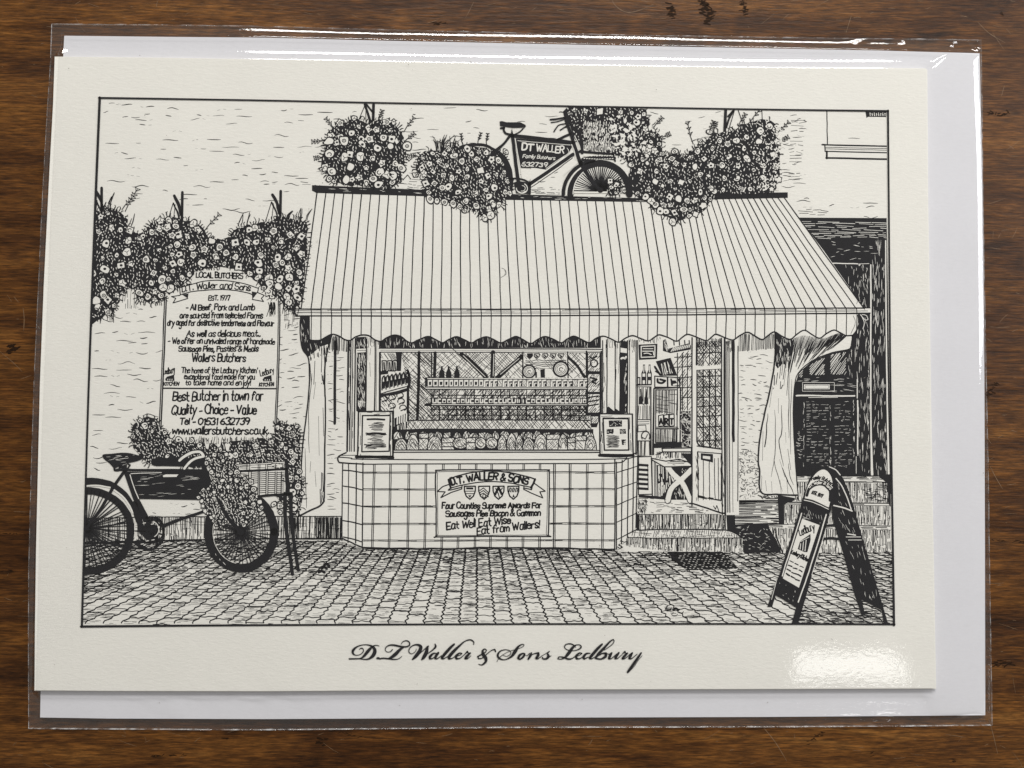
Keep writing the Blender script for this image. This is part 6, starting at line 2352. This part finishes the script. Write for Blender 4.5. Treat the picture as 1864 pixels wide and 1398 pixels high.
stroke(z((560, 480), (490, 720), (400, 1000), (330, 1200)), 2.2, Wt, wob=.3)
stroke(z((150, 1030), (110, 1180)), 1.0, Wt, wob=.3)
stroke(z((545, 640), (440, 980)), 1.0, Wt, wob=.4)
flecks(z((175, 1040), (330, 1100), (310, 1220), (150, 1120)), 26, 3, 0.8, 60, Wt, 40)
flecks(z((370, 400), (560, 460), (530, 540), (370, 490)), 26, 8, 0.8, 80, Wt, 8)
hatch(z((372, 495), (520, 545), (505, 562), (362, 510)), 20, 2, .8, Wt, cut=10, keep=.4)
lay()
hatch(z((330, 1270), (1000, 1270), (1060, 1375), (310, 1375)), 2, 2.5, 1.1, cut=12, keep=.55)

# ---- ruled border
CLIP[0] = False
start("printed_border")
stroke([(181.5, 177.5), (172.5, 400), (161.5, 700), (156, 880), (149, 1141)], [4.6, 4.4, 3.8, 3.6, 4.0], wob=0.05)
stroke([(180, 178), (460, 182.3), (700, 187.3), (940, 191.5), (1180, 195.7), (1400, 199.3), (1617, 202)], [3.4, 3.0, 3.0, 3.0, 3.0, 3.0, 3.4], wob=.05)
stroke([(1616.5, 201), (1618.5, 420), (1621, 700), (1625.5, 1000), (1627.5, 1138)], [3.6, 3.2, 3.4, 3.8, 4.2], wob=.05)
stroke([(147.5, 1140.5), (460, 1138), (940, 1136), (1400, 1135.8), (1628.5, 1136.5)], [4.2, 3.6, 3.2, 3.2, 3.6], wob=.05)

# ---- caption in copperplate script
start("printed_caption")
c1, c2 = zoomed(630, 1150, 6.657), zoomed(900, 1150, 6.657)


def script(zz, *lines):
    for ln in lines:
        stroke([zz(p[0], p[1]) for p in ln], [p[2] * 1.12 / 6.657 + 0.25 for p in ln], wob=0, n=8)


script(c1,
       [(38, 328, 14), (110, 327, 14), (175, 322, 12), (215, 295, 24), (265, 235, 32), (310, 188, 20), (345, 166, 9), (375, 164, 7), (405, 173, 4)],
       [(165, 328, 8), (215, 334, 9), (275, 328, 18), (325, 290, 34), (348, 240, 38), (336, 195, 28), (290, 165, 14), (215, 157, 8), (135, 180, 14), (85, 225, 26), (85, 262, 20), (115, 283, 8), (165, 278, 6), (205, 245, 8), (208, 212, 9), (185, 198, 10), (158, 215, 4)],
       [(378, 320, 22), (396, 320, 22)],
       [(664, 154, 4), (690, 120, 7), (735, 108, 11), (768, 130, 12), (765, 165, 14), (725, 182, 15), (660, 178, 18), (590, 163, 18), (530, 162, 14), (490, 182, 9), (474, 215, 8), (495, 243, 6), (535, 242, 7), (562, 215, 10)],
       [(705, 182, 10), (655, 215, 26), (600, 270, 36), (545, 312, 26), (505, 328, 10)],
       [(405, 328, 14), (450, 321, 15), (510, 326, 14), (575, 335, 11), (635, 328, 7), (678, 295, 4)],
       [(852, 205, 4), (838, 240, 5), (795, 267, 6), (762, 245, 10), (770, 200, 9), (815, 164, 11), (870, 158, 20), (905, 182, 34), (890, 235, 38), (845, 295, 34), (805, 335, 14)],
       [(805, 335, 8), (860, 295, 6), (925, 235, 6), (985, 180, 8), (1000, 175, 8)],
       [(1000, 172, 10), (985, 190, 26), (972, 250, 38), (940, 310, 34), (915, 338, 12)],
       [(915, 338, 6), (985, 270, 6), (1050, 220, 12), (1085, 180, 20), (1078, 150, 12)],
       [(1098, 262, 6), (1060, 262, 16), (1018, 300, 28), (1016, 326, 20), (1050, 322, 8), (1100, 275, 8)],
       [(1118, 255, 22), (1088, 295, 28), (1080, 322, 22), (1105, 326, 10), (1160, 285, 4)],
       [(1310, 150, 18), (1262, 195, 28), (1195, 270, 30), (1160, 315, 26), (1180, 328, 12), (1235, 295, 4)],
       [(1542, 160, 5), (1548, 125, 11), (1505, 97, 13), (1440, 115, 11), (1385, 160, 18), (1310, 230, 30), (1250, 300, 32), (1248, 326, 22), (1285, 322, 8), (1335, 285, 4)],
       [(1335, 300, 5), (1385, 280, 7), (1402, 262, 12), (1370, 260, 14), (1332, 298, 28), (1338, 326, 20), (1378, 322, 10), (1430, 280, 5)],
       [(1425, 285, 5), (1452, 258, 10), (1470, 240, 18), (1480, 256, 10), (1508, 258, 12)],
       [(1500, 262, 16), (1465, 295, 28), (1445, 322, 24), (1470, 326, 10), (1516, 288, 4)],
       [(1812, 240, 14), (1802, 214, 14), (1765, 224, 8), (1715, 262, 7), (1650, 318, 9), (1605, 325, 12), (1596, 300, 14), (1635, 278, 12), (1685, 250, 10), (1702, 222, 9), (1680, 208, 10), (1655, 232, 22), (1662, 275, 34), (1692, 320, 36), (1690, 365, 24), (1645, 402, 12), (1604, 390, 5)])
script(c2,
       [(28, 366, 4), (60, 315, 5), (120, 268, 4), (200, 230, 4), (290, 205, 4), (345, 180, 5), (360, 158, 7), (335, 152, 9), (290, 180, 20), (250, 240, 36), (205, 300, 22), (130, 338, 9), (65, 325, 18), (40, 285, 22), (70, 236, 13), (135, 217, 7), (190, 232, 7), (195, 268, 6), (150, 297, 5), (95, 280, 4)],
       [(350, 258, 10), (308, 282, 24), (288, 318, 24), (312, 332, 16), (352, 300, 22), (366, 268, 18), (346, 258, 8)],
       [(366, 275, 5), (395, 290, 4), (425, 262, 8)],
       [(448, 258, 18), (435, 290, 26), (410, 332, 18)],
       [(425, 310, 5), (470, 270, 8), (535, 256, 18), (530, 285, 28), (505, 320, 22), (525, 328, 10), (585, 285, 4)],
       [(580, 290, 4), (630, 260, 5), (668, 235, 7), (645, 262, 14), (655, 295, 28), (632, 326, 20), (592, 328, 14), (582, 312, 14)],
       [(640, 328, 10), (690, 288, 4)],
       [(985, 192, 4), (972, 168, 8), (925, 146, 12), (872, 152, 10), (850, 182, 10), (875, 214, 7), (945, 230, 6), (1015, 216, 10), (1050, 188, 15), (1040, 162, 10), (1000, 158, 9), (955, 185, 24), (905, 252, 34), (855, 310, 20), (805, 332, 9), (770, 325, 11), (785, 304, 9), (835, 308, 12), (895, 330, 18), (945, 322, 9), (990, 285, 4)],
       [(988, 300, 5), (1035, 282, 6), (1060, 262, 11), (1030, 257, 13), (992, 295, 27), (998, 326, 20), (1040, 324, 9), (1085, 285, 4)],
       [(1160, 260, 8), (1115, 265, 18), (1080, 305, 27), (1088, 330, 16), (1140, 305, 6)],
       [(1306, 150, 18), (1255, 200, 28), (1185, 280, 30), (1155, 318, 24), (1178, 328, 10), (1230, 295, 4)],
       [(1450, 112, 7), (1442, 92, 9), (1400, 120, 16), (1330, 195, 24), (1260, 270, 28), (1225, 320, 18)],
       [(1452, 108, 8), (1435, 145, 8), (1380, 190, 6), (1325, 225, 5)],
       [(1265, 290, 6), (1310, 262, 12), (1352, 262, 24), (1345, 300, 28), (1295, 330, 16), (1240, 325, 16)],
       [(1355, 262, 6), (1388, 270, 5)],
       [(1385, 275, 5), (1422, 256, 16), (1400, 295, 28), (1388, 322, 22), (1415, 326, 9), (1480, 270, 6)],
       [(1508, 254, 18), (1475, 300, 28), (1465, 324, 20), (1492, 324, 8), (1548, 275, 5)],
       [(1545, 275, 5), (1582, 240, 16), (1590, 258, 10), (1615, 258, 12), (1580, 290, 26), (1552, 324, 22), (1580, 325, 9), (1635, 280, 4)],
       [(1630, 280, 5), (1672, 256, 16), (1648, 295, 28), (1634, 322, 22), (1662, 326, 9), (1730, 270, 6)],
       [(1780, 255, 14), (1745, 305, 24), (1690, 385, 28), (1630, 470, 26), (1614, 490, 20)],
       [(1628, 488, 4), (1690, 425, 4), (1740, 350, 4), (1792, 288, 4)],
       [(1760, 300, 3), (1700, 395, 3), (1640, 475, 3)])
CLIP[0] = True

# ------------------------------------------------------------------ lay the ink on the card
picture = empty("printed_picture", (0, 0, CARD_TOP))
child_at(picture, card)
picture["label"] = "black pen drawing of a butcher's shop front with awning and bicycles"
LAYER_H = 0.00012 / LAYER[0]
# columns of the camera turned into a fast point map
R3 = np.array([list(r) for r in CAM_ROT])
CP = np.array(CAM_POS)


def finish(el, parent):
    vs, fs, mi = [], [], []
    for pts, layer, m in el.f:
        a = 0.0
        for i in range(len(pts)):
            a += pts[i - 1][0] * pts[i][1] - pts[i][0] * pts[i - 1][1]
        if abs(a) < 1e-4:
            continue
        if a > 0:
            pts = pts[::-1]
        b = len(vs)
        zz = CARD_TOP + 4e-6 + layer * LAYER_H
        for p in pts:
            vs.append((p[0], p[1], zz))
        fs.append(tuple(range(b, b + len(pts))))
        mi.append(m)
    V = np.array(vs, float)
    D = np.stack([V[:, 0] - 932.0, 699.0 - V[:, 1], np.full(len(V), -1400.0)], 1) @ R3.T
    t = (V[:, 2] - CP[2]) / D[:, 2]
    Wd = CP + D * t[:, None]
    Wd[:, 2] = V[:, 2]
    me = bpy.data.meshes.new(el.name)
    me.from_pydata(Wd.tolist(), [], fs)
    me.materials.append(INK)
    me.materials.append(CARD)
    me.polygons.foreach_set("material_index", mi)
    me.update()
    o = child_at(link(el.name, me), parent)
    if el.label:
        o["label"] = el.label
    return o


TOP_PARTS = {"printed_border", "printed_caption"}
for el in ELEMS:
    if el.f:
        finish(el, card if el.name in TOP_PARTS else picture)
print("ink layers", LAYER[0], "faces", sum(len(e.f) for e in ELEMS))
